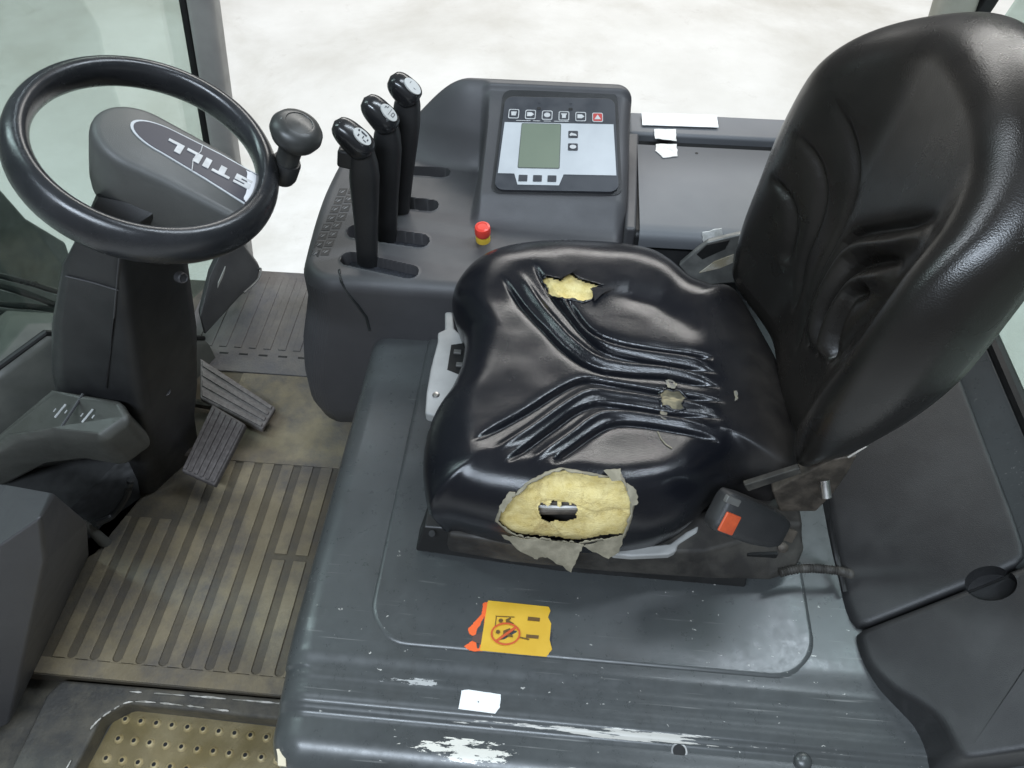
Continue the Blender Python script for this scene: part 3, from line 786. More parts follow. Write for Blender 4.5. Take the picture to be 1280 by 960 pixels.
for kind, v in rings_:
    for p in OUT:
        if kind == 't':
            q = CC+(p-CC)*v; z = top(q.x, q.y)
        elif kind == 'r':
            a = v*math.pi/2; q = CC+(p-CC)*(S0+(1-S0)*math.sin(a)); zt = top(q.x, q.y); ze = .135
            z = ze+(zt-ze)*math.cos(a)**.9
        else:
            q = CC+(p-CC)*(1-.05*v); z = .132-.05*v
        V.append(Vector((q.x, q.y, z)))
for k in range(NA): Fc.append((0, 1+k, 1+(k+1) % NA))
for r in range(len(rings_)-1):
    for k in range(NA):
        a = 1+r*NA+k; b = 1+r*NA+(k+1) % NA; Fc.append((a, a+NA, b+NA, b))
FULL = BVHTree.FromPolygons(V, Fc); BVHS['cush'] = FULL
HOLE1 = [(628, 631), (636, 622), (647, 617), (660, 604), (683, 592), (702, 586), (722, 590), (757, 596), (775, 594), (785, 612), (791, 628), (789, 642), (785, 655), (779, 671), (750, 674), (720, 679), (683, 674), (655, 671), (637, 665), (621, 651)]
HOLE2 = [(677, 351), (683, 344), (702, 348), (713, 338), (720, 345), (729, 349), (754, 356), (740, 361), (743, 372), (736, 376), (729, 378), (716, 374), (702, 374), (690, 371), (685, 367), (683, 358)]
HOLE3 = [(824, 491), (833, 486), (842, 489), (850, 488), (858, 497), (852, 504), (856, 511), (843, 513), (833, 507), (827, 508)]
keepF = []
for f in Fc:
    c = Vector((0, 0, 0))
    for i in f: c += V[i]
    c /= len(f); px, py = proj(c)
    if c.z > .12 and (inpoly(px, py, HOLE1) or inpoly(px, py, HOLE2) or inpoly(px, py, HOLE3)):
        n = (V[f[1]]-V[f[0]]).cross(V[f[2]]-V[f[0]])
        continue
    keepF.append(f)
cush = put(ob('cushion', V, keepF, LEATH, None, ang=180), seat)
def onc(px, py, off=0):
    d = ray(px, py).normalized(); h = FULL.ray_cast(CAM, d)
    if h[0] is None: return None
    n = h[1] if h[1].dot(d) < 0 else -h[1]
    return h[0]+n*off
def patch(poly, off, name, m, parent, step=2.5, grow=1.0, rough=.0, dish=0, skip=None):
    cx = sum(p[0] for p in poly)/len(poly); cy = sum(p[1] for p in poly)/len(poly)
    poly = [(cx+(x-cx)*grow, cy+(y-cy)*grow) for x, y in poly]
    x0 = min(p[0] for p in poly); x1 = max(p[0] for p in poly); y0 = min(p[1] for p in poly); y1 = max(p[1] for p in poly)
    nx = int((x1-x0)/step)+2; ny = int((y1-y0)/step)+2
    idx = {}; V = []; Fc = []
    for j in range(ny):
        for i in range(nx):
            x = x0+i*step; y = y0+j*step
            if not inpoly(x, y, poly) or (skip and inpoly(x, y, skip)): continue
            ed = min(segd((x, y), poly[k-1], poly[k])[0] for k in range(len(poly)))
            o = off-dish*sstep(0, 22, ed)+rough*noise.noise(Vector((x*.035, y*.05, 1)))-rough*.5*math.exp(-(noise.noise(Vector((x*.012, y*.02, 9)))/.04)**2)+rough*.12*noise.noise(Vector((x*.25, y*.25, 5)))
            p = onc(x, y, o)
            if p is None: continue
            idx[i, j] = len(V); V.append(p)
    for (i, j) in idx:
        k = [(i, j), (i+1, j), (i+1, j+1), (i, j+1)]
        if all(q in idx for q in k): Fc.append(tuple(idx[q] for q in k))
    return put(ob(name, V, Fc, m, None, ang=180), parent)
INNER = [(672, 640), (676, 634), (681, 637), (684, 641), (688, 636), (690, 631), (695, 632), (696, 640), (701, 641), (702, 634), (709, 633), (712, 637), (718, 636), (722, 643), (719, 649), (721, 655), (712, 657), (706, 660), (695, 658), (686, 660), (677, 656), (674, 648)]
patch(HOLE1, -.0065, 'exposed_foam', FOAM, cush, 1.3, 1.06, .0028, .004, INNER)
patch(HOLE2, -.006, 'exposed_foam', FOAM, cush, 1.8, 1.10, .003, .003)
patch(HOLE3, -.002, 'exposed_foam', mat('grimy_foam', (.1, .09, .06), .9, col2=(.34, .29, .18), ns=70), cush, 1.5, 1.15, .002, .001)
# steel frame seen down the deep tear
dk = patch(INNER, -.030, 'tear_depth', BLACK, cush, 3, 1.5)
for yy, r_, mm in ((640, .003, DSTEEL), (647, .0035, STEEL), (654, .004, DSTEEL)):
    tube([onc(x, yy, -.020) for x in (662, 680, 700, 715, 730)], r_, 'spring_rod', mm, cush, segs=8)
foamwall = []
def rim(poly, name, w0, w1, out, m, seedk, close=True):
    # ragged vinyl edge that curls up round a tear
    random.seed(seedk)
    cx = sum(p[0] for p in poly)/len(poly); cy = sum(p[1] for p in poly)/len(poly)
    P = []
    n = len(poly)
    for i in range(n):
        a = poly[i]; b = poly[(i+1) % n]; L = math.hypot(b[0]-a[0], b[1]-a[1]); k = max(1, int(L/3))
        for q in range(k): P.append((a[0]+(b[0]-a[0])*q/k, a[1]+(b[1]-a[1])*q/k))
    V = []; Fc = []; n = len(P)
    for (x, y) in P:
        d = math.hypot(x-cx, y-cy); ux, uy = (x-cx)/d, (y-cy)/d
        ji = random.uniform(w0, w1); jo = random.uniform(1.6, 3.0)
        a = onc(x-ux*ji, y-uy*ji, out*random.uniform(.4, 1.4)); b = onc(x+ux*.5, y+uy*.5, out*.5); c = onc(x+ux*jo, y+uy*jo, .0003)
        for q in (a, b, c): V.append(q if q else V[-1])
    for i in range(n):
        j = (i+1) % n
        Fc += [(i*3, j*3, j*3+1, i*3+1), (i*3+1, j*3+1, j*3+2, i*3+2)]
    o = put(ob(name, V, Fc, m, None, ang=180), cush)
    s = o.modifiers.new('t', 'SOLIDIFY'); s.thickness = .0012
    return o
rim(HOLE1, 'torn_edge', 0, 3.2, .0022, BACKING, 3)
rim(HOLE2, 'torn_edge', 0, 2.0, .002, LEATH, 4)
rim(HOLE3, 'torn_edge', 0, 1.6, .0012, LEATH, 5)
def flap(P, name='torn_flap', m=BACKING, curl=.0, offs=.004):
    V = []
    for p in P:
        q = onc(p[0], p[1], offs) if len(p) == 2 else None
        if q is None: q = PZ(p[0], p[1], p[2] if len(p) > 2 else .10)
        V.append(q)
    o = prism(jag(V, .0012, 5), (0, -.0012, .0008), name, m, cush); return o
yb = PZ(700, 684, .118).y-.004
def flapY(P, y0, slope, name='torn_flap'):
    # hangs below the cushion edge: plane leaning outwards
    V = [PP(a, b, Vector((0, y0, .118)), Vector((0, -1, slope)).normalized()) for a, b in P]
    return prism(jag(V, .0013, 5), (0, -.0012, .0008), name, BACKING, cush)
yb = onc(690, 672).y if onc(690, 672) else yb
flapY([(627, 668), (651, 689), (668, 698), (684, 696), (714, 715), (722, 697), (730, 680), (690, 676), (650, 672)], yb-.006, .35)
flapY([(729, 682), (745, 690), (761, 698), (774, 689), (781, 668), (755, 675)], yb-.006, .30)
flap([(754, 590), (775, 588), (776, 601), (764, 602)], offs=.005)
flap([(783, 604), (794, 612), (796, 626), (789, 632), (784, 618)], offs=.004)
flap([(625, 630), (637, 614), (645, 614), (638, 626), (629, 638)], offs=.004)
flap([(740, 361), (760, 362), (770, 360), (757, 366), (743, 378)], m=LEATH, offs=.004)
flap([(697, 345), (713, 330), (722, 338), (712, 345), (703, 349)], m=LEATH, offs=.005)
# small dirty patches left by old glue
for P in ([(831, 476), (838, 474), (846, 480), (843, 486), (834, 484)], [(826, 513), (834, 516), (832, 524), (826, 522)], [(917, 489), (921, 490), (922, 499), (918, 502)]):
    flap(P, 'glue_fleck', mat('glue_grey', (.16, .155, .14), .5, col2=(.3, .27, .18), ns=120), offs=.0012)
tube([onc(x, y, .0008) for x, y in ((822, 540), (826, 549), (832, 556), (840, 561))], .0008, 'loose_thread', BACKING, cush, segs=5)

# base below the cushion
sb = []
for s, z in ((.90, .085), (.93, .10), (.93, .06), (.88, .03)):
    sb.append([Vector((CC.x+(p.x-CC.x)*s, CC.y+(p.y-CC.y)*s, z)) for p in OUT[::10]])
loft(sb[1:], 'seat_pan', PLASTD, seat, ang=60)
def railpts(px, py): return PZ(px, py, .035)
a = PZ(522, 690, .012); b = PZ(930, 736, .012)
prism([PZ(530, 658, .045), PZ(553, 660, .045), PZ(700, 690, .045), PZ(936, 716, .045), PZ(932, 735, .012), PZ(700, 715, .012), PZ(519, 689, .012)], (0, .035, .0), 'slide_rail', mat('black_rail', (.012, .012, .012), .45), seat, bevel=.003)
lathe(PZ(540, 667, .047), Vector((0, -.5, 1)), [(.0045, -.002), (.0045, .0008), (.0001, .0008)], 'rail_hole', BLACK, seat, segs=12)
# lower cover of the suspension on the entry side
S = []
for px, t_, b_ in ((560, (560, 668), (560, 690)), (640, (640, 680), (640, 704)), (760, (760, 690), (760, 716)), (880, (880, 690), (882, 724)), (960, (960, 668), (962, 726)), (990, (985, 655), (992, 716)), (1003, (1003, 655), (1003, 690))):
    T = PZ(*t_, .085); B = PZ(*b_, .03)
    S.append([B+Vector((0, .06, -.01)), B, B+Vector((0, .002, .012)), B.lerp(T, .6), T, T+Vector((0, .06, .002))])
loft(S, 'side_cover', PLASTD, seat, bevel=.005, seg=3)
box(PZ(952, 694, .062), (.040, .004, .010), 'cover_slot', BLACK, seat, R=Matrix.Rotation(rad(6), 3, 'Z'))
# ---- backrest
BO = [(.135, .175), (.170, .215), (.198, .27), (.212, .34), (.216, .40), (.212, .455), (.198, .51), (.172, .562), (.130, .605), (.072, .636)]
prof_ = [Vector((0.054+w*1.08+.03*sstep(.36, .2, z)+.022*sstep(.22, .4, z)*sstep(.68, .52, z), z, 0)) for w, z in BO]+[Vector((.05, .645, 0))]+[Vector((.046-w*.97, z+.02*(z < .3), 0)) for w, z in reversed(BO)]
BOUT = resample(spline(prof_+[Vector((.04, .160, 0))], 8, True), 460)
BC = Vector((.04, .41, 0))
def bl(P): return [PX(*p, .385).yz for p in P]
def zb(x, y): return 860+x/2.286, y/2.286
def blw(P):
    out = []
    for p in [(q.x, q.y) for q in spline([Vector((a, b, 0)) for a, b in P], 3)]:
        px, py = zb(*p); q = PX(px, py, .39); q = PX(px, py, .345+.12*(q.z-.17)+.0); out.append((q.y, q.z))
    return out
BG = [blw(P) for P in (
    [(500, 260), (495, 340), (470, 460), (440, 560), (400, 660), (340, 780), (290, 900), (255, 1010)],
    [(410, 370), (420, 440), (400, 540), (360, 640), (300, 760), (250, 900)],
    [(335, 500), (345, 570), (320, 660), (270, 760)],
    [(700, 615), (600, 645), (500, 660), (430, 680), (370, 770), (320, 900), (300, 1000)],
    [(600, 745), (520, 745), (450, 765), (400, 830), (360, 920), (330, 1020)],
    [(500, 825), (450, 840), (420, 880), (390, 960), (370, 1040)],
    [(800, 600), (700, 700), (590, 800), (480, 910), (420, 980), (380, 1060)])]
BR_ = [blw(P) for P in (
    [(690, 665), (560, 690), (460, 705), (400, 790), (350, 900), (320, 1010)],
    [(580, 785), (480, 795), (430, 840), (380, 940), (350, 1030)])]
def BT(z): return .024+.026*sstep(.18, .45, z)
def bfront(y, z):
    x = .352+.12*(z-.17)
    k = abs(y-.04)/.205
    x -= .060*sstep(.35, 1.0, k)*sstep(.66, .5, z)*sstep(.08, .22, z)
    x -= .008*math.exp(-((z-.34)/.06)**2)*(1-k if k < 1 else 0)
    for i, P in enumerate(BG):
        d, t = polyd((y, z), P)
        if d < .04: x += (.45 if i == 6 else 1)*sstep(0, .30 if i < 3 else (.6 if i == 6 else .2), t)*sstep(1, .85, t)*((.0065 if i < 3 else .0098)*math.exp(-(d/.0055)**2)+(.003 if i < 3 else .005)*math.exp(-(d/.013)**2))
    for P in BR_:
        d, t = polyd((y, z), P)
        if d < .04: x -= fade(t)*.011*math.exp(-(d/.011)**2)
    return x
V = [Vector((bfront(BC.x, BC.y), BC.x, BC.y))]; Fc = []; rings_ = [('t', .80*(r+1)/110) for r in range(110)]+[('r', (r+1)/30) for r in range(30)]+[('b', .25), ('b', .6), ('b', 1)]
NB = len(BOUT)
for kind, v in rings_:
    for p in BOUT:
        if kind == 't': q = BC+(p-BC)*v; x = bfront(q.x, q.y)
        elif kind == 'r':
            a = v*math.pi*.62; q = BC+(p-BC)*(.80+.20*math.sin(a)); qq = BC+(p-BC)*.8
            x = bfront(q.x, q.y)*.5+bfront(qq.x, qq.y)*.5
            x += BT(q.y)*(1-math.cos(a))
        else:
            q = BC+(p-BC)*(.98-.06*v-(.9*(v > .9)*0)); qq = BC+(p-BC)*.8; x = bfront(qq.x, qq.y)+BT(q.y)*1.45+BT(q.y)*.5*v
        V.append(Vector((x, q.x, q.y)))
for k in range(NB): Fc.append((0, 1+k, 1+(k+1) % NB))
for r in range(len(rings_)-1):
    for k in range(NB):
        a = 1+r*NB+k; b = 1+r*NB+(k+1) % NB; Fc.append((a, a+NB, b+NB, b))
Fc.append(tuple(1+(len(rings_)-1)*NB+k for k in range(NB)))
put(ob('backrest', V, Fc, LEATHB, None, ang=180), seat)
# hinge on the entry side
hp = [PY(995, 598, -.10), PY(1040, 575, -.10), PY(1072, 570, -.10), PY(1060, 592, -.10), PY(1042, 618, -.10), PY(1020, 640, -.10), PY(975, 640, -.10), PY(965, 615, -.10)]
prism(hp, (0, .02, 0), 'recliner_hinge', DSTEEL, seat, bevel=.003)
prism([PY(930, 607, -.115), PY(1000, 585, -.115), PY(1003, 592, -.115), PY(935, 615, -.115)], (0, .01, -.004), 'hinge_strap', mat('strap_grey', (.03, .028, .025), .55, col2=(.07, .065, .055), ns=50), seat, bevel=.002)
tube([PY(1030, 600, -.11), PY(1033, 622, -.125)], .0062, 'hinge_pin', STEEL, seat, segs=14)
tube([PY(1060, 570, -.10), PY(1083, 556, -.10)], .003, 'release_wire', STEEL, seat, segs=8)
# front adjuster in pale plastic
fa = [(556, 389), (566, 389), (568, 410), (590, 430), (590, 500), (545, 520), (531, 516), (533, 490), (538, 460), (547, 426), (547, 415), (556, 411)]
ad = prism([PZ(x, y, .095) for x, y in fa], (0, 0, -.02), 'front_adjuster', PLASTL, seat, bevel=.004, seg=3)
prism([PZ(x, y, .0956) for x, y in ((564, 431), (585, 428), (585, 466), (574, 468), (559, 462))], (0, 0, -.003), 'adjuster_window', BLACK, seat)
for px, py, s in ((572, 440, .008), (575, 456, .008)): box(PZ(px, py, .098), (.012, s, .004), 'window_catch', BRKT, seat, bevel=.001)
lathe(PZ(545, 494, .095), Vector((0, 0, 1)), [(.0055, -.001), (.0055, .001), (.004, .003), (.0001, .0035)], 'rivet', STEEL, seat, segs=16)
# pale release handle under the near edge
prism([PZ(x, y, .088) for x, y in ((763, 686), (800, 683), (838, 679), (858, 664), (874, 656), (872, 665), (848, 680), (846, 688), (836, 693), (790, 695), (766, 693))], (0, 0, -.012), 'release_handle', PLASTL, seat, bevel=.003, seg=2)

# ---- seat belt buckle
bk = thing('seat_belt_buckle', 'black seat belt buckle with orange release button beside the torn cushion', 'buckle', tuple(PY(930, 650, -.17)))
bx = (PY(990, 672, -.165)-PY(890, 634, -.175)).normalized(); bz = Vector((-.25, -.62, .75)); bz = (bz-bx*bz.dot(bx)).normalized(); by = bz.cross(bx)
c0 = PY(936, 650, -.175); Rm = Matrix((bx, by, bz)).transposed()
S = []
for f, w, h in ((-.052, .020, .010), (-.048, .0235, .0135), (-.03, .025, .0150), (.01, .0245, .0145), (.038, .021, .013), (.052, .016, .010), (.055, .012, .007)):
    S.append([c0+bx*f+by*(w*a)+bz*(h*b) for a, b in rrect(2, 2, .45, 4)])
loft(S, 'casing', PLAST, bk, ang=50)
box(c0+bx*-.037+bz*.0142+by*-.009, (.022, .024, .0035), 'button_top', ORANGE, bk, R=Rm, bevel=.0015)
box(c0+bx*-.047+bz*.0125+by*.016, (.02, .008, .006), 'latch_edge', BRKT, bk, R=Rm, bevel=.001)
box(c0+bx*.062+bz*-.002, (.03, .016, .006), 'stalk', DSTEEL, bk, R=Rm, bevel=.001)
lathe(PZ(978, 684, .065), Vector((0, -.6, .8)), [(.007, -.004), (.007, .004), (.004, .006), (.0001, .006)], 'anchor_bolt', DSTEEL, bk, segs=12)
# corrugated conduit
cp = spline([PZ(975, 716, .05), PZ(1000, 711, .05), PZ(1025, 711, .045), PZ(1050, 714, .04), PZ(1064, 718, .03)], 24)
tag(tube(cp, lambda f: .0052+.0011*math.sin(f*96*math.pi*.62), 'corrugated_conduit', PLASTD, segs=12), 'thin corrugated cable conduit running from seat base into trim panel', 'cable')
tag(tube(spline([PY(1031, 622, -.09), PY(1036, 650, -.09), PZ(1044, 690, .03), PZ(1050, 714, .02), PZ(1056, 740, .012)], 6), .004, 'black_cable', SEAL), 'black cable hanging from the backrest hinge along the trim panel edge', 'cable')

# ================================================================== STEERING WHEEL
WC = Vector((-.455, .132, .437)); th, ph = .482, -.144
wn = Vector((math.sin(th)*math.cos(ph), math.sin(th)*math.sin(ph), math.cos(th)))
wa = Vector((0, 1, 0)).cross(wn).normalized(); wb = wn.cross(wa)      # wa: towards the seat, wb: away to the far side
cl = thing('steering_column', 'black steering column with one-spoke wheel, lettered hub and round spinner knob', 'steering column', (-.66, .13, FZ))
RW = .140
def wp(a, b, n): return WC+wa*a+wb*b+wn*n
N = 96; S = []
for i in range(N+1):
    t = 2*math.pi*i/N; c = Vector((math.cos(t), math.sin(t)))
    s = []
    for j in range(22):
        q = 2*math.pi*j/22
        rr = RW+.0150*math.cos(q)-.004*math.sin(q); hh = .0245*math.sin(q)-.004
        s.append(wp(c.x*rr, c.y*rr, hh))
    S.append(s)
sw = loft(S, 'steering_wheel', RUBBER, cl, cap=False, ang=180)
# hub cover: U shape opening onto the rim
def hubout(k=1.0, d=0):
    P = []
    for i in range(25):
        q = math.pi/2+math.pi*i/24
        P.append((-.012+(.058*k)*math.cos(q), .006+.052*k*math.sin(q)))
    P += [(.03, .006-.050*k), (.08, .002-.047*k), (.118, -.0-.046*k), (.132, -.046*k), (.138, -.02*k), (.140, .02*k), (.134, .046*k), (.118, .046*k), (.08, .008+.047*k), (.03, .006+.051*k)]
    return P
S = []
for k, n in ((.72, -.085), (.9, -.082), (.955, -.065), (.985, -.03), (1.0, -.006), (.99, .001), (.965, .006), (.92, .010), (.86, .0125), (.78, .0138)):
    P = hubout(k); S.append([wp(a, b, n-(.10*(a+.03)*sstep(-.03, .0, n) if n > -.031 else -.03*sstep(.02, .13, a)*(n < -.05))) for a, b in P])
loft(S, 'hub_cover', mat('hub_grey', (.068, .069, .066), .45, col2=(.08, .081, .078), bmp=.35, bs=900, rv=.05), sw, ang=60)
def plate(k):
    P = []
    for i in range(17):
        q = math.pi/2+math.pi*i/16; P.append((.014+.045*k*math.cos(q), .018+.022*k*math.sin(q)))
    return P+[(.07, .016-.026*k), (.126*(.98+.02*k), .012-.030*k), (.126*(.98+.02*k), .012+.028*k), (.07, .016+.026*k)]
def pz(a): return .0152-.10*(a+.03)
prism([wp(a, b, pz(a)) for a, b in plate(1.0)], wn*-.002, 'badge_border', SILVER, sw)
prism([wp(a, b, pz(a)+.0006) for a, b in plate(.92)], wn*-.002, 'badge_plate', mat('badge_dark', (.022, .022, .034), .42, col2=(.03, .03, .042), ns=8, rv=.02), sw)
# worn right end of the badge
prism(jag([wp(.119, -.012, pz(.119)+.0013), wp(.1255, -.016, pz(.1255)+.0013), wp(.1255, .038, pz(.1255)+.0013), wp(.106, .036, pz(.106)+.0013), wp(.115, .016, pz(.115)+.0013)], .001), wn*-.001, 'worn_foil', mat('foil', (.6, .6, .62), .35), sw)
def glyph(poly, a0, b0, s):
    # letters run from the rim (a large) to the hub (a small) and stand on the far side
    def tr(x, y):
        a = a0-x*s*1.62; b = b0-(y-.5)*s; return wp(a, b, pz(a)+.0016)
    prism([tr(x, y) for x, y in poly], wn*-.001, 'letter', PRINT, sw)
bw = .26
LET = {'S': [(0, 0), (.82, 0), (.82, .6), (.3, .6), (.3, .76), (.82, .76), (.82, 1), (0, 1), (0, .4), (.52, .4), (.52, .24), (0, .24)],
       'T': [(.29, 0), (.59, 0), (.59, .74), (.88, .74), (.88, 1), (0, 1), (0, .74), (.29, .74)],
       'I': [(0, 0), (.3, 0), (.3, 1), (0, 1)], 'L': [(0, 0), (.74, 0), (.74, .26), (.3, .26), (.3, 1), (0, 1)]}
a = .119
for chx, adv in zip('STILL', (1.0, 1.02, .46, .88, .9)):
    glyph([(x*.98, y) for x, y in LET[chx]], a, .015, .0160); a -= adv*.0160*1.62
# crack in the badge
tube([wp(x, y, pz(x)+.0014) for x, y in ((.048, .040), (.05, .028), (.047, .01), (.052, -.008))], .0006, 'badge_crack', PRINT, sw, segs=4)
# spinner knob
ka = wn; kl = .046
kp = PZ(373, 158, WC.z-.012); best = min(((proj(wp(.146, b_*.002, .012)+ka*kl)[0]-374)**2+(proj(wp(.146, b_*.002, .012)+ka*kl)[1]-160)**2, b_) for b_ in range(-30, 40))
K0 = wp(.146, best[1]*.002, .012)
kh = [(.0155, -.012), (.0150, .004), (.0155, kl-.024), (.020, kl-.018), (.029, kl-.010), (.0335, kl), (.033, kl+.007), (.028, kl+.0145), (.020, kl+.0185), (.0175, kl+.0188), (.0168, kl+.0178), (.009, kl+.0195), (.0001, kl+.020)]
kn = lathe(K0, ka, kh, 'spinner_knob', mat('knob_grey', (.03, .031, .03), .38, col2=(.042, .043, .041)), sw, segs=40, ang=60)
lathe(K0, ka, [(.0175, -.036), (.0195, -.030), (.0195, -.008), (.0175, -.003), (.0001, -.003)], 'knob_clamp', PLAST, sw, segs=24)

# ================================================================== STEERING COLUMN
def ringq(nl, nr, fr, fl, b=.16):
    P = [nl, nr, fr, fl]; out = []
    for i in range(4):
        p = P[i]; q = P[(i+1) % 4]; o = P[i-1]
        for t in (b, b*.35):
            out.append(p.lerp(o, t))
        for t in (b*.35, b): out.append(p.lerp(q, t))
    return out
top_c = wp(-.005, .004, -.07)
S = [ringq(PY(118, 245, .085), PY(205, 262, .10), PY(262, 262, .19), PY(150, 225, .20)),
     ringq(PY(98, 290, .065), PY(150, 296, .065), PY(243, 296, .20), PY(120, 290, .23)),
     ringq(PY(77, 330, .06), PY(152, 330, .06), PY(239, 330, .21), PY(100, 330, .24)),
     ringq(PY(63, 404, .06), PY(161, 395, .06), PY(250, 410, .21), PY(85, 400, .25)),
     ringq(PY(63, 462, .06), PY(172, 462, .06), PY(250, 480, .20), PY(85, 470, .25)),
     ringq(PY(70, 492, .062), PY(180, 520, .06), PY(246, 520, .20), PY(80, 520, .25)),
     ringq(PY(95, 600, .06), PZ(190, 618, FZ), PZ(252, 560, FZ), PY(100, 560, .25))]
loft(S, 'column_cover', PLAST, cl, ang=60, bevel=0)
for a, b in (((152, 310), (133, 485)),):
    tube([PY(a[0]-2, a[1], .0585), PY((a[0]+b[0])/2, (a[1]+b[1])/2, .0585), PY(b[0], b[1], .0585)], .0012, 'mould_line', PLASTG, cl, segs=5)
tube([PY(82, 345, .0585), PY(115, 353, .0585), PY(148, 363, .0585)], .001, 'mould_line', PLASTG, cl, segs=5)
for px, py in ((188, 382), (205, 487), (225, 345)):
    h = None
    q = PY(px, py, .125); lathe(q+Vector((.006, -.004, 0)), Vector((1, -.5, .2)), [(.008, -.01), (.008, .0), (.0065, .0015), (.0055, .0005), (.0001, .0005)], 'screw_cap', PLASTG, cl, segs=16)

# switch pod with two rockers
sp = thing('switch_pod', 'black plastic pod with two lamp symbol switches at the foot of steering column', 'switch panel', (-.66, .02, 0))
T = [PY(-40, 575, .06), PY(62, 484, .06), PY(104, 490, .055), PY(152, 498, .05), PY(164, 522, .02), PY(126, 551, -.01), PY(70, 541, -.01), PY(20, 548, -.01), PY(-40, 580, -.01)]
Bm = [p+Vector((-.02, .03, -.12)) for p in T]
Mi = [p.lerp(q, .25)+Vector((0, -.004, 0)) for p, q in zip(T, Bm)]
loft([T, Mi, Bm], 'pod_body', mat('pod_olive', (.062, .062, .055), .48, col2=(.075, .075, .067), bmp=.3, bs=900), sp, bevel=.013, seg=5)
tube([PY(104, 492, .052), PY(88, 517, .022), PY(72, 541, -.008)], .0022, 'pod_ridge', PLASTG, sp, segs=6)
pb = [v for v in sp.children if v.name.startswith('pod_body')][0]; mkbvh('pod', pb)
def onp(px, py, o):
    h = BVHS['pod'].ray_cast(CAM, ray(px, py).normalized()); return h[0]+h[1]*o if h[0] else PY(px, py, .02)
for cxp, cyp in ((76, 514), (110, 520)):
    for dx, dy, L in ((0, 0, 9), (-5, 6, 5), (5, -6, 5)):
        p1 = onp(cxp+dx-L*.35, cyp+dy+L*.45, .0008); p2 = onp(cxp+dx+L*.35, cyp+dy-L*.45, .0008)
        tube([p1, p2], .0016, 'lamp_symbol', PRINT, sp, segs=5)
    for dx, dy in ((-7, -1), (7, 1)):
        tube([onp(cxp+dx-1.5, cyp+dy+2, .0008), onp(cxp+dx+1.5, cyp+dy-2, .0008)], .001, 'lamp_symbol', PRINT, sp, segs=5)

# lower side housing beside the entry
lh = thing('side_housing', 'dark plastic housing below the switch pod next to the entry', 'housing', (-.75, -.2, FZ))
zt = [PY(-60, 596, -.12), PY(13, 607, -.13), PY(67, 616, -.15), PY(52, 644, -.24), PY(-5, 682, -.26), PY(-60, 720, -.26)]
zm = [p+Vector((-.004, 0, -.012)) for p in zt]
zm[2] = PY(110, 652, -.13); zm[3] = PY(58, 700, -.24); zm[1] = PY(20, 640, -.10); zm[4] = PY(-5, 720, -.27); zm[5] = PY(-60, 760, -.27)
zl = [PZ(-60, 800, FZ), PZ(30, 730, FZ), PZ(112, 692, FZ), PZ(12, 905, FZ), PZ(-40, 930, FZ), PZ(-100, 930, FZ)]
loft([zt, [p.lerp(q, .35) for p, q in zip(zt, zm)], zm, [p.lerp(q, .5) for p, q in zip(zm, zl)], zl], 'housing_shell', PLASTG, lh, bevel=.028, seg=5)
q = PY(8, 775, -.27); lathe(q, Vector((.5, -.7, .3)), [(.036, -.02), (.036, 0), (.031, .005), (.02, .008), (.0001, .009)], 'round_boss', PLASTG, lh, segs=28)
# dark recess and pale latch between pod and housing
rc = thing('parking_brake_latch', 'small grey plastic latch in the dark gap below the switch pod', 'latch', tuple(PY(125, 675, -.03)))
S = []
for px, py, r_ in ((106, 655, .008), (116, 664, .012), (126, 674, .014), (138, 682, .011), (142, 686, .005)):
    c = PY(px, py, -.03); S.append([c+Vector((r_*.6*math.cos(a), r_*.7*math.sin(a), r_*math.sin(a)*.8)) for a in [2*math.pi*j/12 for j in range(12)]])
loft(S, 'handle', mat('latch_grey', (.09, .088, .08), .5), rc, ang=60)
tube(spline([PY(118, 655, -.03), PY(140, 645, 0), PY(158, 620, .02), PY(163, 600, .03)], 5), .006, 'hinge_arm', PLAST, rc, segs=8)
tag(prism([PY(-80, 560, .10), PY(165, 560, .08), PZ(176, 622, FZ), PZ(120, 690, FZ), PZ(-80, 800, FZ)], (-.02, .03, 0), 'recess_shade_sheet', BLACK), 'black sheet standing in for shade in the gap behind the switch pod', 'shading')  # flat black sheet painted in as the shade of the recess below the pod

# ================================================================== PEDALS
def pedal(P, zt, zn, label, m, nribs, thick, ribdir):
    # P: four photo corners, each with its height above the floor
    Q_ = [PZ(x, y, z) for x, y, z in P]
    c = sum(Q_, Vector())/4; t = thing('pedal', label, 'pedal', (c.x, c.y, FZ))
    n = (Q_[1]-Q_[0]).cross(Q_[3]-Q_[0]).normalized(); n = n if n.z > 0 else -n
    prism(Q_, n*-thick, 'pad', m, t, bevel=.004, seg=3)
    for k in range(nribs):
        f0 = (k+.18)/nribs; f1 = (k+.78)/nribs
        if ribdir: a = [Q_[0].lerp(Q_[1], f0), Q_[0].lerp(Q_[1], f1), Q_[3].lerp(Q_[2], f1), Q_[3].lerp(Q_[2], f0)]
        else: a = [Q_[0].lerp(Q_[3], f0), Q_[0].lerp(Q_[3], f1), Q_[1].lerp(Q_[2], f1), Q_[1].lerp(Q_[2], f0)]
        cc = sum(a, Vector())/4
        prism([cc+(q-cc)*.93+n*.0028 for q in a], n*-.006, 'rib', m, t, bevel=.001, seg=1)
    arm0 = c-n*thick; tube([arm0, arm0+Vector((-.06, 0, -.02)), Vector((-.76, c.y, max(FZ+.03, c.z-.03)))], .009, 'arm', DSTEEL, t, segs=8)
pedal([(250, 447, FZ+.07), (345, 509, FZ+.03), (328, 537, FZ+.025), (250, 497, FZ+.06)], 0, 0, 'long pale worn pedal beside the foot ramp', PEDAL, 4, .014, False)
pedal([(265, 505, FZ+.085), (307, 530, FZ+.075), (268, 607, FZ+.05), (226, 588, FZ+.06)], 0, 0, 'dark ribbed rubber pedal on the brown mat', PEDALD, 6, .016, True)

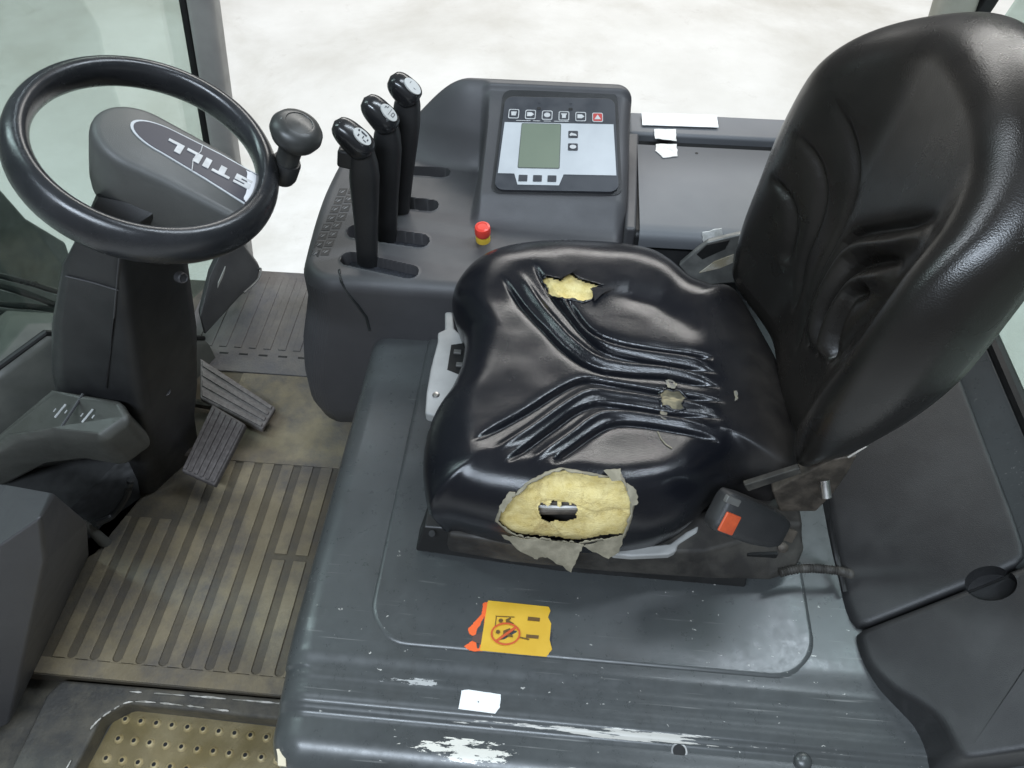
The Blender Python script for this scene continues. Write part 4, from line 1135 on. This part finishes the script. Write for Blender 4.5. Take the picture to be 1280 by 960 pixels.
# ================================================================== FRONT FRAME, PILLARS, GLASS
fp = thing('front_pillar', 'grey steel cab pillar on the far side of windscreen', 'pillar', (-.70, .70, FZ))
p0 = PY(304, 338, .70); p1 = PY(254, 0, .70); d = p1-p0; pt_ = p0+d*1.9
S = []
for c in (p0-d*.05, p0, p0+d*.5, p1, pt_):
    S.append([c+Vector((a, b, 0)) for a, b in rrect(.050, .05, .014, 4)])
loft(S, 'post', PILLAR, fp, ang=50)
S = []
for c in (p0+d*.45, p1, pt_):
    S.append([c+Vector((-.033+a, .0+b, 0)) for a, b in rrect(.014, .03, .004, 2)])
loft(S, 'seal', SEAL, fp)
# little clip and foot gusset
box(p0+d*.70+Vector((.012, -.032, 0)), (.03, .006, .004), 'clip', mat('clip_grey', (.2, .2, .19), .5), fp, bevel=.001)
q0, q1, q2 = PY(318, 338, .66), PY(312, 286, .66), PY(238, 470, .40)
def bar(P, w, name, m, parent): tube(P, w, name, m, parent, segs=8)
pl = [PY(300, 300, .67), PY(326, 336, .66), PY(322, 352, .62), PY(300, 372, .56), PY(256, 420, .44), PY(250, 395, .45), PY(262, 345, .56), PY(284, 296, .66)]
prism(pl, (-.012, .02, 0), 'foot_gusset', PLAST, fp, bevel=.006, seg=3)
prism([p+Vector((.010, -.006, 0)) for p in (PY(268, 350, .555), PY(277, 330, .60), PY(274, 350, .575), PY(262, 385, .50))], (.002, -.002, 0), 'gusset_slot', mat('slot_glint', (.3, .3, .28), .4), fp)
tube(spline([PY(318, 338, .652), PY(326, 336, .652), PY(322, 350, .62), PY(305, 366, .57)], 5),   .0025, 'pipe', BRKT, fp, segs=7)
# windscreen: plane through far pillar, towards the entry side
ws = thing('windscreen', 'green tinted windscreen glass in front of the steering wheel', 'windscreen', (-.75, .2, -.1))
fdir = (pt_-p0).normalized()
g0 = p0+Vector((-.031, -.004, 0))+fdir*.02; g1 = g0+fdir*1.5; nb = Vector((-.46, -1.25, 0))
prism([g0, g1, g1+nb, g0+nb], (-.005, 0, 0), 'pane', GLASS, ws)
# cowl below the glass
cw = thing('front_cowl', 'dark olive grey ledge under the windscreen', 'cowl', (-.85, .1, -.1))
c1 = [PY(262, 432, .44), PY(66, 428, .20), PY(-20, 492, .10), PY(-140, 560, .0)]
tb = [p+Vector((-.10, .05, .02)) for p in c1]
loft([[p+Vector((0.02, -.02, -.22)) for p in c1], c1, [p+Vector((-.01, .006, .012)) for p in c1], tb], 'ledge', mat('cowl_grey', (.06, .062, .055), .5, col2=(.085, .086, .075)), cw, closed=False, ang=60)
tube([p+Vector((-.012, .008, .014)) for p in c1], .006, 'cowl_seal', SEAL, cw, segs=8)
# mast and hoses outside
ms = thing('lift_mast', 'dark steel lift mast crossbar seen through the windscreen', 'mast', (-1.1, .1, gz))
prism([PX(a, b, -1.22) for a, b in ((-140, 190), (-10, 222), (34, 272), (84, 302), (120, 420), (40, 432), (-10, 398), (-140, 330))], (-.10, 0, 0), 'crossbar', MASTM, ms, bevel=.012)
for k, (y0, y1) in enumerate(((345, 362), (358, 380), (380, 385), (392, 396))):
    h = thing('hydraulic_hose', ('black hydraulic hose uppermost of the bundle outside the windscreen', 'steeply sagging black hose second from top of the bundle outside', 'level black hose third from top of the bundle outside', 'black hydraulic hose lowest of the bundle outside the windscreen')[k], 'hose', tuple(PX(30, y0+8, -1.02)), 'hydraulic hoses of the mast')
    tube(spline([PX(-80, y0-18, -1.06), PX(0, y0, -1.04), PX(40, (y0+y1)/2+1, -1.02), PX(80, y1+5, -1.0), PX(120, y1+12, -1.0)], 5), .007, 'hose', HOSE, h, segs=8)
# rear pillar far side and rear side glass
rp_ = thing('rear_pillar', 'pale olive steel cab pillar behind the backrest', 'pillar', (.66, .72, CB))
r0 = PY(1182, 40, .70); r1 = PY(1204, -30, .70); dd = r1-r0
S = [[c+Vector((a, b, 0)) for a, b in rrect(.058, .06, .014, 4)] for c in (r0-dd*2.6, r0, r1, r1+dd*6)]
loft(S, 'post', PILLARL, rp_, ang=50)
S = [[c+Vector((a, b, 0)) for a, b in rrect(.022, .04, .004, 2)] for c in (PY(1178, 80, .69), PY(1232, 0, .69), PY(1300, -110, .69))]
loft(S, 'seal', SEAL, rp_)
rg = thing('rear_window', 'green tinted glass beside the rear pillar', 'window', (.8, .3, .2))
e0 = Vector((.692, .66, .165)); e1 = PY(1242, 0, .69); ev = (e1-PY(1190, 80, .69)).normalized()
prism([e0, e0+ev*1.2, e0+ev*1.2+Vector((0, -1.2, 0)), e0+Vector((0, -1.2, 0))], (.005, 0, 0), 'pane', GLASS, rg)

# ================================================================== STICKERS ON THE HOOD
def onh(px, py, off):
    h = None; d = ray(px, py).normalized()
    for k in ('hood', 'plat'):
        r = BVHS[k].ray_cast(CAM, d)
        if r[0] and (h is None or r[3] < h[3]): h = r
    return h[0]+h[1]*off if h[1].z > 0 else h[0]-h[1]*off
mkbvh('plat', [c for c in hd.children if c.name.startswith('seat_platform')][0])
wl = thing('warning_sticker', 'yellow warning sticker with a no passenger pictogram and torn orange edge', 'sticker', tuple(onh(645, 785, 0)))
def flat(P, off, name, m, parent=None, j=0, th=.0006):
    V = []
    for k in range(len(P)):
        a = P[k]; b = P[(k+1) % len(P)]
        for i in range(6):
            x = a[0]+(b[0]-a[0])*i/6+(random.uniform(-j, j) if i else 0); y = a[1]+(b[1]-a[1])*i/6+(random.uniform(-j, j) if i else 0)
            V.append(onh(x, y, off))
    return prism(V, (0, 0, -th), name, m, parent)
random.seed(11)
YP = [(610, 751), (686, 759), (688, 764), (685, 772), (689, 780), (687, 800), (690, 812), (683, 821), (640, 817), (600, 813)]
flat(YP, .0014, 'yellow_field', STICKY, wl)
flat([(611, 752), (604, 754), (602, 768), (594, 777), (585, 787), (587, 793), (593, 795), (591, 800), (580, 808), (587, 813), (603, 814)], .0009, 'torn_orange_edge', STICKO, wl, .6)
flat([(591, 795), (604, 790), (601, 806), (590, 801)], .0013, 'bare_patch', mat('bare_brown', (.09, .05, .04), .6), wl)
flat([(687, 790), (690, 791), (689, 808), (687, 807)], .0012, 'dark_edge', DKPRINT, wl)
def arc(cx, cy, rx, ry, w, n, name, m, parent, off=.0022):
    V = []; Fc = []
    for i in range(n):
        a = 2*math.pi*i/n
        V += [onh(cx+(rx+w/2)*math.cos(a), cy+(ry+w/2)*math.sin(a), off), onh(cx+(rx-w/2)*math.cos(a), cy+(ry-w/2)*math.sin(a), off)]
    for i in range(n): j = (i+1) % n; Fc.append((i*2, j*2, j*2+1, i*2+1))
    return put(ob(name, V, Fc, m), parent)
REDP = mat('red_print', (.55, .08, .015), .5)
arc(632, 793, 17.5, 13, 2.2, 40, 'ban_ring', REDP, wl)
flat([(619, 801), (621, 803), (646, 786), (644, 783.5)], .0023, 'ban_bar', REDP, wl)
BRN = STICKB
arc(622.5, 790.5, 1.4, 1.1, 2.8, 12, 'pictogram', BRN, wl, .0019)
arc(626, 776.5, 1.4, 1.1, 2.8, 12, 'pictogram', BRN, wl, .0019)
for P in ([(629, 789), (637, 786), (638, 787.5), (633, 790), (641, 795), (641, 797), (634, 796), (629, 793)], [(632, 775), (638, 772.5), (639, 774), (636, 776), (642, 780), (636, 781), (633, 779)],
          [(619, 770.3), (643, 771.6), (643, 772.4), (620, 771.2)], [(620, 771), (620.9, 771), (619.4, 784), (618.5, 783.5)], [(660, 771.5), (675, 773), (674.5, 777.5), (659.5, 776)],
          [(658, 793.5), (673.5, 795), (673, 799), (657.5, 797.5)], [(648, 796.2), (662, 799.2), (661, 800.6), (648, 797.4)]):
    flat(P, .0019, 'pictogram', BRN, wl)
wt = tag(flat([(577, 863), (586, 862), (626, 868), (625, 884), (619, 892), (573, 886)], .0014, 'white_label', WHITE, None, .3), 'small blank white label on the near hood edge', 'label')
lathe(onh(598, 877.5, .0014), Vector((0, 0, 1)), [(.0008, 0), (.0008, .0005), (.0001, .0005)], 'speck', DKPRINT, None, segs=8)
sp_ = bpy.data.objects['speck']; sp_.parent = wt
